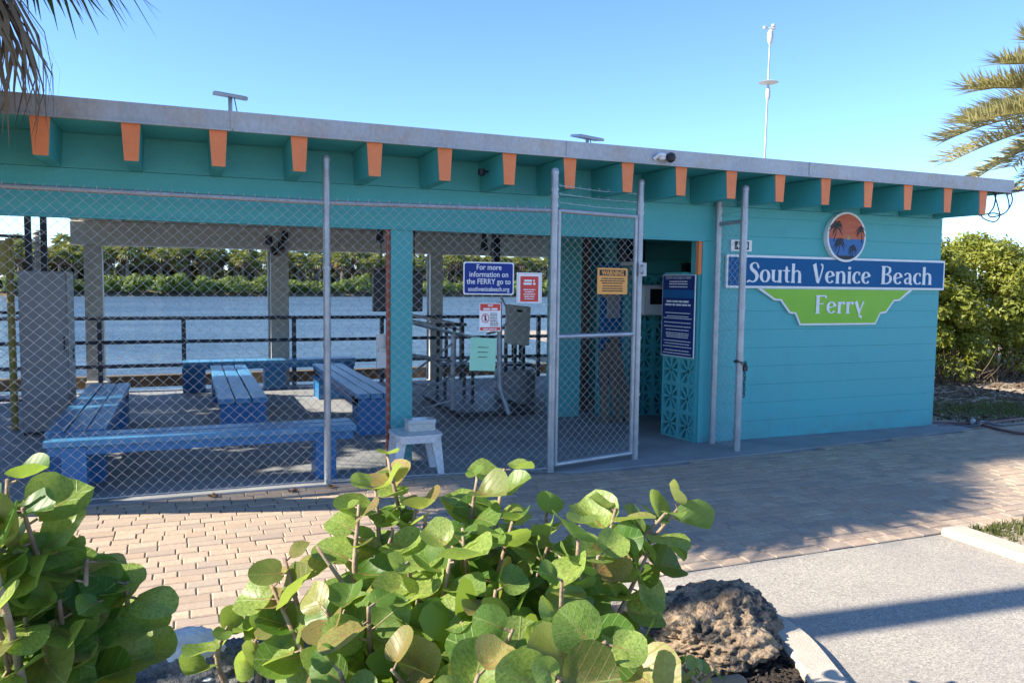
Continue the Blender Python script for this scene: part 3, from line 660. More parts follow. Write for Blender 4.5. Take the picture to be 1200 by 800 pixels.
# glyphs: bold flared letters, drawn as variable-width strokes (em = cap height)
def stem(x, y0, y1, w_=.15, s0=.1, s1=.1):
    return [(x, y0, w_+s0), (x, y0+.025, w_+s0*.7), (x, y0+.07, w_), (x, y1-.07, w_), (x, y1-.025, w_+s1*.6), (x, y1, w_+s1)]
def arc(cx, cy, rx, ry, a0, a1, thin=.045, thick=.15, n=16):
    return [(cx+rx*math.cos(R_(a0+(a1-a0)*i/n)), cy+ry*math.sin(R_(a0+(a1-a0)*i/n)), thin+(thick-thin)*abs(math.cos(R_(a0+(a1-a0)*i/n)))**1.3) for i in range(n+1)]
GL = {
 'S': (.62, [catmull([(.52, .78, .10), (.47, .93, .06), (.31, .97, .06), (.16, .85, .12), (.20, .66, .16), (.38, .50, .18), (.47, .33, .17), (.42, .12, .11), (.25, .025, .06), (.10, .08, .07), (.03, .05, .10), (-.03, .0, .05)], 4), [(.54, .68, .02), (.53, .80, .10)]]),
 'o': (.58, [arc(.27, .325, .20, .295, 0, 360, n=26)]),
 'u': (.64, [stem(.12, .16, .64, .145, 0, .10), [(.12, .25, .145), (.14, .10, .12), (.24, .035, .06), (.36, .07, .05), (.44, .17, .04)], stem(.47, 0, .64, .145, .06, .1)]),
 't': (.42, [[(.18, .85, .02), (.18, .75, .12), (.18, .62, .145), (.18, .20, .145), (.20, .08, .12), (.28, .035, .07), (.36, .06, .035)], [(.0, .61, .06), (.36, .61, .055)]]),
 'h': (.64, [stem(.12, 0, .98, .145, .08, .02), [(.14, .42, .04), (.22, .58, .05), (.33, .63, .07), (.44, .56, .12), (.47, .42, .145)], [(.47, .44, .145), (.47, .08, .145), (.47, .03, .17), (.47, 0, .22)]]),
 'V': (.66, [[(.06, .98, .24), (.09, .93, .17), (.28, .06, .15), (.30, 0, .05)], [(.31, .0, .05), (.40, .30, .06), (.52, .80, .07), (.50, .95, .08), (.42, .98, .09)]]),
 'e': (.56, [arc(.27, .325, .19, .295, 12, 322, n=24), [(.14, .31, .05), (.30, .36, .05), (.47, .42, .06)]]),
 'n': (.64, [stem(.12, 0, .62, .145, .08, .04), [(.14, .42, .04), (.22, .58, .05), (.33, .63, .07), (.44, .56, .12), (.47, .42, .145)], [(.47, .44, .145), (.47, .08, .145), (.47, .03, .17), (.47, 0, .22)]]),
 'i': (.30, [stem(.13, 0, .64, .145, .08, .06), arc(.13, .82, .035, .04, 0, 360, .09, .09, 12)]),
 'c': (.50, [arc(.27, .325, .20, .295, 48, 318, n=22), arc(.385, .50, .02, .02, 0, 360, .07, .07, 8)]),
 'B': (.70, [stem(.15, 0, .98, .16, .10, .10), [(.15, .95, .055), (.34, .95, .06), (.49, .88, .11), (.51, .74, .14), (.45, .60, .10), (.30, .53, .045), (.2, .53, .045)], [(.2, .53, .045), (.36, .52, .05), (.53, .43, .11), (.56, .27, .155), (.50, .11, .11), (.36, .035, .06), (.15, .03, .055)]]),
 'a': (.58, [[(.10, .50, .10), (.13, .58, .07), (.25, .62, .055), (.36, .57, .10), (.40, .45, .14), (.40, .10, .14), (.43, .03, .12), (.52, .01, .05)], [(.40, .36, .04), (.24, .34, .05), (.12, .26, .11), (.11, .15, .13), (.17, .05, .09), (.28, .05, .05), (.40, .16, .04)]]),
 'F': (.60, [stem(.15, 0, .98, .16, .10, .08), [(.10, .945, .07), (.45, .945, .07), (.53, .95, .09), (.56, .88, .10), (.56, .80, .02)], [(.15, .52, .055), (.40, .52, .055), (.43, .52, .16)]]),
 'r': (.46, [stem(.12, 0, .63, .145, .09, .06), [(.15, .42, .04), (.24, .58, .06), (.33, .61, .10), (.38, .55, .13), (.37, .48, .08)]]),
 'y': (.58, [[(.08, .64, .21), (.11, .60, .15), (.27, .12, .14), (.30, .02, .09)], [(.50, .64, .14), (.48, .60, .07), (.36, .22, .06), (.28, -.02, .07), (.30, -.16, .08), (.40, -.24, .09), (.42, -.16, .09), (.36, -.13, .05)]]),
}
def lettering(words, x0, x1, z0, cap, y0, parent, sx=None):
    wd = sum(GL[c][0] for c in words); k_ = (x1-x0)/(wd*cap) if sx is None else sx
    x = x0
    for c in words:
        m = MB()
        for i, st in enumerate(GL[c][1]):
            F = FX(0, y0-.0004*i, 0)
            m.ribbon([(0, 0, 0)]*0+[(p_[0], p_[1], p_[2]) for p_ in st], (lambda X, Y, h, x=x, F=F: F(x+X*cap*k_, z0+Y*cap, h)), .006)
        m.build('letter', 'signwhite', parent); x += GL[c][0]*cap*k_
CAP = .205
lettering('South', 5.315, 6.03, 1.642, CAP, 6.6225, SGP); lettering('Venice', 6.165, 6.99, 1.642, CAP, 6.6225, SGP); lettering('Beach', 7.13, 7.93, 1.642, CAP, 6.6225, SGP)
lettering('Ferry', 6.215, 6.92, 1.318, .20, 6.627, GSP)
# medallion
MD = thing('sunset_medallion', 'oval sunset picture of palms over blue sea mounted above the blue board', 'sign', (6.595, 6.62, 2.14))
cx, cz, rx, rz = 6.597, 2.142, .272, .268
ell = lambda k_, a0=0, a1=360, n=40: [(cx+(rx-k_)*math.cos(R_(a0+(a1-a0)*i/n)), cz+(rz-k_)*math.sin(R_(a0+(a1-a0)*i/n))) for i in range(n+(0 if a1-a0 == 360 else 1))]
m = MB(); m.prism(ell(0), FX(0, 6.655, 0), .055); m.build('rim', 'signwhite', MD)
hz = -.02; a_h = math.degrees(math.asin(hz/(rz-.024)))
m = MB(); m.prism(ell(.024, a_h, 180-a_h, 30), FX(0, 6.6, 0), .004); m.build('sunset_sky', 'sunset', MD)
m = MB(); m.prism(ell(.024, 180-a_h, 360+a_h, 30), FX(0, 6.6, 0), .0042); m.build('sea', 'sea', MD)
m = MB(); m.prism(ell(.026, 236, 304, 16), FX(0, 6.5957, 0), .001); m.build('dark_shore', 'ink', MD)
m = MB(); m.prism([(cx+.02+.025*math.cos(R_(a)), cz+hz+.012+.025*math.sin(R_(a))) for a in range(0, 360, 30)], FX(0, 6.5955, 0), .001); m.build('painted_sun', 'yellow', MD)
def ppalm(x, z, s_, bx, bz, seed):
    q = random.Random(seed); m = MB(); F = FX(0, 6.595, 0)
    m.ribbon([(x, z, .008), ((x+bx)/2+.01, (z+bz)/2, .009), (bx, bz, .012)], F, .001)
    for a in range(-30, 250, 28):
        aa = R_(a+q.uniform(-8, 8)); L = s_*q.uniform(.8, 1.1); ex, ez = math.cos(aa)*L, math.sin(aa)*L
        m.ribbon([(x, z, .01), (x+ex*.55, z+ez*.6+.012, .020*s_/.09), (x+ex, z+ez-.03, .003)], FX(0, 6.595-.0002*a/28, 0), .001)
    m.build('painted_palm', 'ink', MD)
ppalm(cx-.15, cz+.10, .10, cx-.19, cz-.05, 1); ppalm(cx+.19, cz+.07, .07, cx+.21, cz-.06, 2); ppalm(cx-.10, cz-.07, .085, cx-.13, cz-.20, 3); ppalm(cx+.09, cz-.13, .065, cx+.07, cz-.22, 4)
# house number
HN = thing('house_number', 'small white framed house number plate above the left end of the blue board', 'sign', (5.24, 6.65, 2.01))
m = MB(); board(m, rect(5.115, 5.375, 1.955, 2.07), 6.656, .012); m.build('plate', 'signwhite', HN)
m = MB(); board(m, rect(5.16, 5.335, 1.972, 2.055), 6.6435, .003); m.build('dark_field', 'ink', HN)
text('4800', .095, FX(5.248, 6.6395, 1.982), 'signwhite', HN, bold=.002, sx=.72)

# ------------------------------------------------------------------ signs on fence
def panel(name, label, x0, x1, z0, z1, y0, y1, mat, tilt=0, cat='sign', border=None, th=.004, rad=.0):
    a = Vector((x0, y0, z0)); ex = Vector((x1-x0, y1-y0, 0)); W = ex.length; ex.normalize(); en = Vector((ex.y, -ex.x, 0)); ez = Vector((0, 0, 1)); H = z1-z0
    if tilt: c, s_ = math.cos(tilt), math.sin(tilt); ex, ez = ex*c+ez*s_, ez*c-ex*s_
    T = thing(name, label, cat, (x0+(x1-x0)/2, y0, z0))
    F = frameF(a, ex, ez, en)
    rr = max(rad, .0005)
    def rr_poly(k_): 
        out = []
        for cxx, czz, a0 in ((W-k_-rr, k_+rr, -90), (W-k_-rr, H-k_-rr, 0), (k_+rr, H-k_-rr, 90), (k_+rr, k_+rr, 180)):
            for i in range(5): out.append((cxx+rr*math.cos(R_(a0+22.5*i)), czz+rr*math.sin(R_(a0+22.5*i))))
        return out
    if border:
        MB().prism(rr_poly(0), F, th).build('border', border, T); F2 = frameF(a+en*th, ex, ez, en)
        MB().prism(rr_poly(.010), F2, .0015).build('panel', mat, T)
        return T, frameF(a+en*(th+.0015), ex, ez, en), W, H
    MB().prism(rr_poly(0), F, th).build('panel', mat, T)
    return T, frameF(a+en*th, ex, ez, en), W, H
def yf(x): return 6.255+(x-1.0)*(6.02-6.255)/1.83-.012
T, F, W, H = panel('info_sign', 'blue metal sign with white border telling where to find more information', 2.07, 2.49, 1.505, 1.77, yf(2.07), yf(2.49), 'navy', border='signwhite', rad=.015)
for i, (s_, sz) in enumerate((('For more', .062), ('information on', .062), ('the FERRY go to', .062), ('southvenicebeach.org', .052))):
    text(s_, sz, (lambda x, y, h, i=i: F(W/2+x, H-.062-i*.058+y, h)), 'signwhite', T, bold=.0006, sx=.88 if i < 3 else .76)
T, F, W, H = panel('red_notice', 'red notice with white border printed in white right of the blue information sign', 2.515, 2.73, 1.44, 1.69, yf(2.515), yf(2.73), 'red', border='signwhite', rad=.004)
MB().prism(rect(.012, .03, .012, H-.012), F, .001).build('white_margin', 'signwhite', T); MB().prism(rect(W-.03, W-.012, .012, H-.012), F, .001).build('white_margin', 'signwhite', T)
MB().prism(rect(.03, W-.03, H-.03, H-.012), F, .001).build('white_margin', 'signwhite', T)
lines(F, .05, W-.05, [H-.075, H-.10], .022, 'signwhite', T, 3); lines(F, .055, W-.055, [.03+.019*i for i in range(5)], .010, 'signwhite', T, 4)
T, F, W, H = panel('prohibition_sign', 'small white sign with red top band and round figure symbol', 2.205, 2.385, 1.205, 1.437, yf(2.205), yf(2.385), 'signwhite', rad=.008)
MB().prism(rect(.006, W-.006, H-.062, H-.006), F, .001).build('red_band', 'red', T); MB().prism(rect(.006, W-.006, .008, .034), F, .001).build('red_band', 'red', T)
F1 = frameF(F(0, 0, .0012), F(1, 0)-F(0, 0), F(0, 1)-F(0, 0), (0, -1, 0))
text('NO', .026, (lambda x, y, h: F1(W/2+x, H-.029+y, .0008)), 'signwhite', T, bold=.001)
lines(F1, .02, W-.02, [H-.056], .019, 'signwhite', T, 11); lines(F1, .02, W-.02, [.015], .012, 'signwhite', T, 12)
m = MB(); m.ribbon([(.05+.03*math.cos(R_(a)), .108+.036*math.sin(R_(a)), .006) for a in range(0, 361, 20)], F1, .001); m.ribbon([(.03, .135, .004), (.07, .082, .004)], frameF(F1(0, 0, .0006), F(1, 0)-F(0, 0), F(0, 1)-F(0, 0), (0, -1, 0)), .001); m.build('ring_symbol', 'red', T)
m = MB(); m.prism([(.044, .085), (.056, .085), (.058, .118), (.042, .118)], F1, .0008); m.prism([(.05+.008*math.cos(R_(a)), .127+.008*math.sin(R_(a))) for a in range(0, 360, 45)], F1, .0008); m.build('figure_symbol', 'ink', T)
lines(F, .09, W-.014, [.045+.0125*i for i in range(9)], .007, 'ink', T, 5, center=False)
T, F, W, H = panel('mint_notice', 'mint green laminated paper tied to the fence below the small white sign', 2.125, 2.34, .885, 1.155, yf(2.125), yf(2.34), 'mint', tilt=R_(-2), cat='notice', th=.002)
lines(F, .06, W-.06, [.19, .15, .11], .008, 'ink', T, 6)
T, F, W, H = panel('warning_sign', 'orange warning sign with a black header band on the gate', 3.30, 3.645, 1.515, 1.745, 6.112, 6.19, 'orangesign', rad=.012)
MB().prism(rect(.022, W-.022, H-.068, H-.016), F, .001).build('header_band', 'ink', T)
F1 = frameF(F(0, 0, .0012), F(1, 0)-F(0, 0), F(0, 1)-F(0, 0), (0, -1, 0))
text('WARNING', .056, (lambda x, y, h: F1(W/2+x, H-.062+y, h)), 'orangesign', T, bold=.0018, sx=.95)
lines(F, .02, W-.02, [.025, .046, .067, .092, .112, .133], .012, 'ink', T, 8)
# rules board on breeze block end
rb_ = thing('rules_board', 'tall navy board of white rules on the screen blocks inside the doorway', 'sign', (4.7, 7.0, .86))
pA = Vector((4.695, 7.215, .86)); pB = Vector((4.752, 6.71, .86)); ex = (pB-pA).normalized(); en = Vector((ex.y, -ex.x, 0)); W = (pB-pA).length; H = .85
F = frameF(pA, ex, (0, 0, 1), en)
MB().prism(rect(.0, W, 0, H), F, .012).build('border', 'signwhite', rb_); F = frameF(pA+en*.012, ex, (0, 0, 1), en)
MB().prism(rect(.008, W-.008, .008, H-.008), F, .002).build('panel', 'navy2', rb_); F = frameF(pA+en*.014, ex, (0, 0, 1), en)
text('SOUTH VENICE BEACH FERRY', .040, (lambda x, y, h: F(W/2+x, H-.045+y, h)), 'signwhite', rb_, sx=.74)
MB().prism(rect(.012, W-.012, H-.24, H-.155), F, .001).build('blue_band', 'signblue', rb_)
lines(F, .06, W-.06, [H-.075, H-.10, H-.13], .014, 'signwhite', rb_, 31)
lines(F, .05, W-.05, [H-.285, H-.32], .024, 'signwhite', rb_, 33)
lines(F, .03, W-.03, [H-.40, H-.435, H-.455, H-.50, H-.54, H-.575, H-.61, H-.63, H-.65, H-.69, H-.72, H-.75, H-.79, H-.82], .011, 'signwhite', rb_, 34)

# ------------------------------------------------------------------ roof furniture
for (x, y, lab) in ((.33, 6.6, 'small solar panel on a short pole on the left part of the roof'), (3.43, 6.6, 'small solar panel on a stub pole near the middle of the roof')):
    T = thing('roof_solar_light', lab, 'solar panel', (x, y, 2.775), 'solar panels on the roof')
    hh = .24 if x < 1 else .17
    MB().lathe((x, y, 2.775), [(.03, 0), (.03, .01), (.016, .012), (.016, hh-.01)], 10).build('pole', 'gutter', T)
    M = Matrix.Translation((x, y, 2.775+hh)) @ Matrix.Rotation(R_(9), 4, 'X') @ Matrix.Rotation(R_(5), 4, 'Y')
    MB().box(-.125, .125, -.1, .1, -.012, .008, M).build('panel_frame', 'galv', T); MB().box(-.115, .115, -.09, .09, .009, .012, M).build('solar_cell', 'panelglass', T)
    MB().tube([(x+.02, y, 2.80), (x+.05, y, 2.775+hh*.5), (x+.03, y, 2.775+hh-.015)], .004, 5).build('cable', 'dark', T)
W_ = thing('weather_mast', 'slim pale weather station mast with cups and round plate on the roof', 'mast', (7.03, 8.5, 2.775))
MB().tube([(7.03, 8.5, 2.775), (7.045, 8.5, 4.2), (7.055, 8.5, 4.86)], [.015, .012, .009], 8).build('pole', 'galv', W_)
MB().lathe((7.05, 8.5, 4.24), [(.015, -.02), (.10, -.004), (.13, .006), (.10, .018), (.015, .03)], 16).build('round_plate', 'gutter', W_)
MB().lathe((7.05, 8.5, 4.02), [(.013, 0), (.028, .03), (.032, .10), (.022, .16), (.013, .2)], 10).build('sensor_body', 'gutter', W_)
MB().lathe((7.056, 8.5, 4.72), [(.01, 0), (.03, .04), (.042, .10), (.035, .17), (.014, .2)], 10).build('sensor_head', 'gutter', W_)
m = MB()
for a in (20, 140, 260):
    c = Vector((7.056+.07*math.cos(R_(a)), 8.5+.07*math.sin(R_(a)), 4.95)); m.tube([(7.056, 8.5, 4.94), c], .006, 5); m.lathe(c, [(.006, -.02), (.025, -.015), (.028, .015), (.01, .022)], 8)
m.build('wind_cups', 'gutter', W_)
T = thing('security_camera', 'white security camera with dark dome on the roof edge above the gate', 'camera', (3.9, 6.03, 2.72))
m = MB(); m.lathe((3.87, 6.02, 2.72), [(.02, -.03), (.035, -.02), (.035, .02), (.02, .035)], 10); m.tube([(3.80, 6.04, 2.70), (3.83, 6.0, 2.735), (3.88, 5.99, 2.73)], .016, 8); m.build('housing', 'white', T)
MB().lathe((3.935, 5.985, 2.715), [(.012, -.045), (.035, -.03), (.044, 0), (.035, .03), (.012, .042)], 12).build('dome', 'dark', T)
T = thing('flood_light', 'small dark lamp fixed to the side of a rafter', 'lamp', (2.37, 6.4, 2.53))
m = MB(); m.tube([(2.385, 6.4, 2.545), (2.33, 6.38, 2.54)], .010, 6); m.lathe((2.32, 6.38, 2.535), [(.015, -.035), (.035, -.02), (.03, .025), (.01, .03)], 8); m.build('lamp_body', 'dark', T)
T = thing('hanging_cable', 'black cable in loose loops hanging from the right roof corner', 'cable', (8.3, 6.1, 2.6))
def cable(p_, rad=.007): return MB().tube(catmull(p_, 8), rad, 6)
cable([(8.05, 6.12, 2.655), (8.25, 6.1, 2.66), (8.6, 6.0, 2.70), (9.6, 5.9, 2.85), (13, 6.2, 3.4)], .011).build('supply_cable', 'dark', T)
cable([(8.16, 6.1, 2.655), (8.24, 6.1, 2.50), (8.30, 6.12, 2.40), (8.22, 6.12, 2.34), (8.08, 6.14, 2.37), (8.02, 6.14, 2.43)]).build('cable_loop', 'dark', T)
cable([(8.36, 6.05, 2.67), (8.39, 6.05, 2.56), (8.33, 6.08, 2.44), (8.18, 6.1, 2.39), (8.10, 6.1, 2.41), (8.15, 6.08, 2.5), (8.2, 6.1, 2.65)]).build('cable_loop', 'dark', T)
cable([(8.30, 6.06, 2.67), (8.36, 6.06, 2.50), (8.28, 6.08, 2.42), (8.17, 6.1, 2.43), (8.02, 6.15, 2.40)]).build('cable_loop', 'dark', T)

# ------------------------------------------------------------------ benches
def bench(label, x0, x1, y0, y1, legs, along='y', n=3, top=.44, mats=('benchplank', 'bench')):
    T = thing('slatted_bench', label, 'bench', ((x0+x1)/2, (y0+y1)/2, 0), 'blue benches in the shelter')
    for i in range(n):
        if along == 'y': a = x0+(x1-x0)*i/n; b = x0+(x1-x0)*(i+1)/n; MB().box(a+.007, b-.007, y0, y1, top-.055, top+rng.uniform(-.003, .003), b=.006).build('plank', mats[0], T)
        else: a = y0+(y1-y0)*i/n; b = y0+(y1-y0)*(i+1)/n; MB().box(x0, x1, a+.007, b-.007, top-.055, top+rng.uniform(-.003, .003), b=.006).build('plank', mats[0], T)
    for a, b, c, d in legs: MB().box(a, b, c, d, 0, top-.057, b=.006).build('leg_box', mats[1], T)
    if along == 'y': MB().box(x0+.02, x1-.02, y0+.04, y1-.04, top-.14, top-.058).build('apron', mats[1], T)
    else: MB().box(x0+.02, x1-.02, y0+.04, y1-.04, top-.12, top-.058).build('apron', mats[1], T)
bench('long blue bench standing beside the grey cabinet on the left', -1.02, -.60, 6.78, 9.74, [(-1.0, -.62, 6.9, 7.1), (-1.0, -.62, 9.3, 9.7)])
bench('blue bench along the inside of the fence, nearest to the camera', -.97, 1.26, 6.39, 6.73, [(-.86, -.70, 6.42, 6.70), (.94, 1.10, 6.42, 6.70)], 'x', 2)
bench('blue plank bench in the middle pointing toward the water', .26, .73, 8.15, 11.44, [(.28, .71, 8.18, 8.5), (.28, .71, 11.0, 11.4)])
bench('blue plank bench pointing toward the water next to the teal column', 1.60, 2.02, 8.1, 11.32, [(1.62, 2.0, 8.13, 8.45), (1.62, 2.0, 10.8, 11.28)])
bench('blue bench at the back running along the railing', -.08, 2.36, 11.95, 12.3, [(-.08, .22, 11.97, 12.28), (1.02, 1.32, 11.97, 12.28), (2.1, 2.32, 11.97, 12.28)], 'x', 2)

# railing
T = thing('waterside_railing', 'dark blue pipe railing along the water at the back of the shelter', 'railing', (2, 12.46, 0))
for x in (-2.6, -1.15, -.06, 1.50, 2.86, 4.2, 5.6, 7.2): MB().box(x-.03, x+.03, 12.43, 12.49, 0, 1.06).build('railing_post', 'rail', T)
for z in (1.04, .70, .36): MB().tube([(-6, 12.425, z), (8.6, 12.425, z)], .027, 8).build('rail', 'rail', T)
# dock edge timbers and rocks outside the railing
for i, (y, z, lab) in enumerate(((13.0, .08, 'dark timber fender beam along the dock edge, upper'), (13.25, -.22, 'weathered timber fender beam along the dock edge, lower'))):
    MB().box(-6, 9.4, y, y+.14, z-.10, z+.08, b=.01).build('dock_beam', 'dock', label=lab, cat='timber beam', group='dock edge timbers', origin=(0, y, z))
def rock(name, c, rad, sub, amp, freq, mat, seed, label, group=None, flatb=-.3, detail=.3, rot=0):
    bm = bmesh.new(); bmesh.ops.create_icosphere(bm, subdivisions=sub, radius=1)
    for v in bm.verts:
        d = v.co.normalized(); p_ = d*freq+Vector((seed*7.3, seed*3.1, 0))
        n1 = noise.noise(p_)*amp+abs(noise.noise(p_*2.3))*amp*.6-noise.turbulence(p_*4.1, 4, True)*amp*detail
        vv = noise.voronoi(p_*2.2)[0]; n1 -= max(0, .12-(vv[1]-vv[0]))*amp*1.6
        v.co = d*(1+n1)
        if v.co.z < flatb: v.co.z = flatb
        v.co = Vector((v.co.x*rad[0], v.co.y*rad[1], v.co.z*rad[2]))
    me = bpy.data.meshes.new(name); bm.to_mesh(me); bm.free(); me.materials.append(MT[mat])
    if sub > 3: me.polygons.foreach_set('use_smooth', [True]*len(me.polygons))
    o = bpy.data.objects.new(name, me); COL.objects.link(o); o.location = c; o.rotation_euler = (0, 0, rot)
    return tag(o, label, 'rock', group)
rk = []
for i in range(34):
    x = -2.6+i*.32+rng.uniform(-.1, .1)
    rock('riprap_rock', (x, 13.7+rng.uniform(-.2, .3), -.55+rng.uniform(-.1, .12)), (.28, .25, .2), 2, .4, 1.4, 'riprap', i, 'brown riprap stone at the water edge below the dock', 'riprap stones below the dock')

# ------------------------------------------------------------------ things in the shelter
T = thing('metal_cabinet', 'tall grey metal cabinet standing at the left behind the fence', 'cabinet', (-1.35, 9.4, 0))
MB().box(-1.57, -1.135, 9.22, 9.7, .03, 1.665, b=.006).build('cabinet_body', 'cab', T); dr = MB().box(-1.555, -1.15, 9.205, 9.218, .08, 1.65, b=.003).build('door', 'cab', T)
MB().box(-1.18, -1.165, 9.185, 9.204, .85, 1.0).build('handle', 'dark', dr); MB().box(-1.56, -1.14, 9.23, 9.69, 0, .028).build('plinth', 'dark', T)
MB().box(-1.133, -1.125, 9.5, 9.56, .75, .85).build('hasp', 'dark', T)
T = thing('yellow_pole', 'yellow painted post at the far left edge behind the fence', 'post', (-1.7, 9.6, 0)); MB().tube([(-1.70, 9.6, 0), (-1.70, 9.6, 2.0)], .035, 10).build('pole', 'yellow', T)
m = MB(); m.box(-1.95, -1.66, 9.58, 9.62, 1.62, 1.98, b=.01); m.build('sign_plate', 'yellow', T)
MB().lathe((-1.86, 9.5, 1.45), [(.03, 0), (.12, .05), (.10, .12), (.02, .16)], 12).build('dark_lamp', 'dark', T)
for x, lab in ((-1.83, 'dark gate post beyond the grey cabinet, left one of the two'), (-1.66, 'dark gate post beyond the grey cabinet, right one of the two')):
    T = thing('gate_post', lab, 'post', (x, 11.5, 0), 'dark posts beyond the cabinet'); MB().box(x-.035, x+.035, 11.47, 11.53, 0, 2.6).build('post_shaft', 'dark', T); MB().box(x-.05, x+.05, 11.45, 11.55, 0, .02).build('base_plate', 'dark', T)
T = thing('coiled_conduit', 'pale spiral wrapped conduit between the two dark posts', 'conduit', (-1.75, 11.6, 0))
MB().tube([(-1.75, 11.62, 0), (-1.75, 11.62, 2.2)], .03, 8).build('pipe', 'beige_conc', T); MB().tube([(-1.75+.04*math.cos(t_*.7), 11.62+.04*math.sin(t_*.7), .9+t_*.0065) for t_ in range(200)], .011, 5).build('spiral_wrap', 'gutter', T)
T = thing('dock_gate_fence', 'dark weathered fence panel at the far left beyond the cabinet', 'fence', (-2.4, 11.5, 0))
for z in (.1, 1.2, 2.15): MB().tube([(-3.4, 11.5, z), (-1.83, 11.52, z-.05)], .02, 6).build('rail', 'dark', T)
chainlink((-3.4, 11.5), (-1.85, 11.5), .05, 2.15, .06, .055, .004).build('wire_mesh', 'wire', T, kind='stuff', fix=False)
# stool and box
T = thing('plastic_stool', 'white plastic stool standing inside the fence beside the teal column', 'stool', (1.78, 6.58, 0))
def rsq(hw, rr, n=4): return [(sx_*(hw-rr)+rr*math.cos(R_(a0+90*i/n)), sy_*(hw-rr)+rr*math.sin(R_(a0+90*i/n))) for sx_, sy_, a0 in ((1, 1, 0), (-1, 1, 90), (-1, -1, 180), (1, -1, 270)) for i in range(n+1)]
SX, SY = 1.76, 6.42
m = MB(); m.prism([(SX+a, SY+b) for a, b in rsq(.20, .09)], lambda x, y, h: Vector((x, y, .325+h)), .022); m.prism([(SX+a, SY+b) for a, b in rsq(.193, .085)], lambda x, y, h: Vector((x, y, .28+h)), .0445); m.build('seat', 'white', T)
for sx_ in (-1, 1):
    for sy_ in (-1, 1):
        m = MB(); a = Vector((SX+sx_*.15, SY+sy_*.10, .28)); b = Vector((SX+sx_*.19, SY+sy_*.125, 0))
        vs = []
        for c, wd in ((b, .025), (a, .042)): vs += [(c.x-wd, c.y-wd*.6, c.z), (c.x+wd, c.y-wd*.6, c.z), (c.x+wd, c.y+wd*.6, c.z), (c.x-wd, c.y+wd*.6, c.z)]
        m.add(vs, [(3, 2, 1, 0), (4, 5, 6, 7), (0, 1, 5, 4), (1, 2, 6, 5), (2, 3, 7, 6), (3, 0, 4, 7)]); m.build('leg', 'white', T)
T = thing('paper_box', 'clear plastic box of papers on the white stool', 'box', (1.78, 6.44, .347))
MB().box(1.69, 1.92, 6.37, 6.50, .349, .415, b=.004).build('paper_stack', 'cream', T); MB().box(1.685, 1.925, 6.365, 6.505, .416, .45, b=.004).build('clear_lid', 'glassy', T)
T = thing('brochure_holder', 'clear plastic brochure holder fixed to the left side of the teal column', 'holder', (1.56, 6.72, .86))
m = MB(); m.box(1.50, 1.60, 6.735, 6.755, .86, 1.15); m.box(1.50, 1.60, 6.70, 6.712, .86, 1.0); m.box(1.50, 1.512, 6.713, 6.734, .86, 1.0); m.box(1.588, 1.60, 6.713, 6.734, .86, 1.0); m.build('holder_body', 'glassy', T)
MB().box(1.515, 1.585, 6.716, 6.732, .87, 1.03).build('leaflets', 'cream', T)
T = thing('black_board', 'black board hanging behind the teal column with a box edge showing each side', 'board', (2.13, 8.5, 1.28))
MB().box(1.86, 2.41, 8.5, 8.56, 1.275, 1.72, b=.01).build('board_panel', 'dark', T)
for x in (1.95, 2.32): MB().tube([(x, 8.53, 1.72), (x, 8.53, 2.40)], .006, 5).build('hanger', 'dark', T)
# centre: hand rails, cart, platform
T = thing('platform', 'low dark platform on the floor behind the fence signs', 'platform', (3.4, 9.6, 0))
MB().box(2.95, 3.90, 8.75, 10.4, .012, .075, b=.008).build('deck', 'dark', T); MB().box(3.0, 3.85, 8.8, 10.35, 0, .01).build('base', 'darkwood', T)
T = thing('gangway_handrail', 'aluminium gangway handrails with sloping pipes behind the fence signs', 'handrail', (2.9, 9, 0))
def pipe(name, p_, rad=.02, mat='galv'): MB().tube([Vector(q) for q in p_], rad, 8).build(name, mat, T)
pipe('rail_post', [(2.93, 9.0, .075), (2.93, 9.0, 1.02)], .03); pipe('rail_post', [(3.52, 8.65, .05), (3.44, 8.75, .35), (3.44, 8.8, 1.38)], .032)
pipe('slope_rail', [(2.2, 8.2, 1.17), (2.93, 9.0, 1.0), (3.6, 9.7, .86)]); pipe('slope_rail', [(2.2, 8.3, .82), (2.93, 9.0, .66)], .018)
pipe('slope_rail', [(2.93, 11.2, 1.14), (3.5, 10.5, 1.02)]); pipe('slope_rail', [(2.93, 11.2, 1.06), (3.5, 10.5, .95)], .015)
pipe('brace', [(2.3, 8.5, .60), (2.93, 9.0, .88)], .014); pipe('brace', [(2.95, 9.0, .58), (3.45, 9.4, .74)], .012); pipe('brace', [(2.95, 8.98, .30), (3.6, 9.0, .46)], .012)
pipe('brace', [(2.35, 8.6, .34), (2.9, 8.9, .50)], .012); pipe('brace', [(2.6, 9.0, .12), (2.95, 9.0, .20)], .014); pipe('brace', [(2.3, 8.7, .48), (2.85, 9.2, .28)], .012)
pipe('hand_loop', [(3.4, 9.1, .98), (3.62, 9.3, 1.0), (3.74, 9.3, 1.1), (3.72, 9.3, 1.32), (3.66, 9.3, 1.42)], .014)
T = thing('beige_board', 'leaning beige plastic board on dark legs in front of the railing', 'board', (3.97, 9.5, .8))
M = Matrix.Translation((3.985, 9.55, .80)) @ Matrix.Rotation(R_(6), 4, 'Y') @ Matrix.Rotation(R_(-10), 4, 'X')
MB().box(-.17, .17, -.02, .02, 0, .52, M, b=.012).build('board_panel', 'beige_conc', T); MB().box(-.03, .05, -.026, -.0205, .43, .46, M).build('handle_slot', 'dark', T)
for x in (3.85, 3.98, 4.1): MB().box(x-.02, x+.02, 9.58, 9.62, .07, .80).build('leg', 'dark', T)
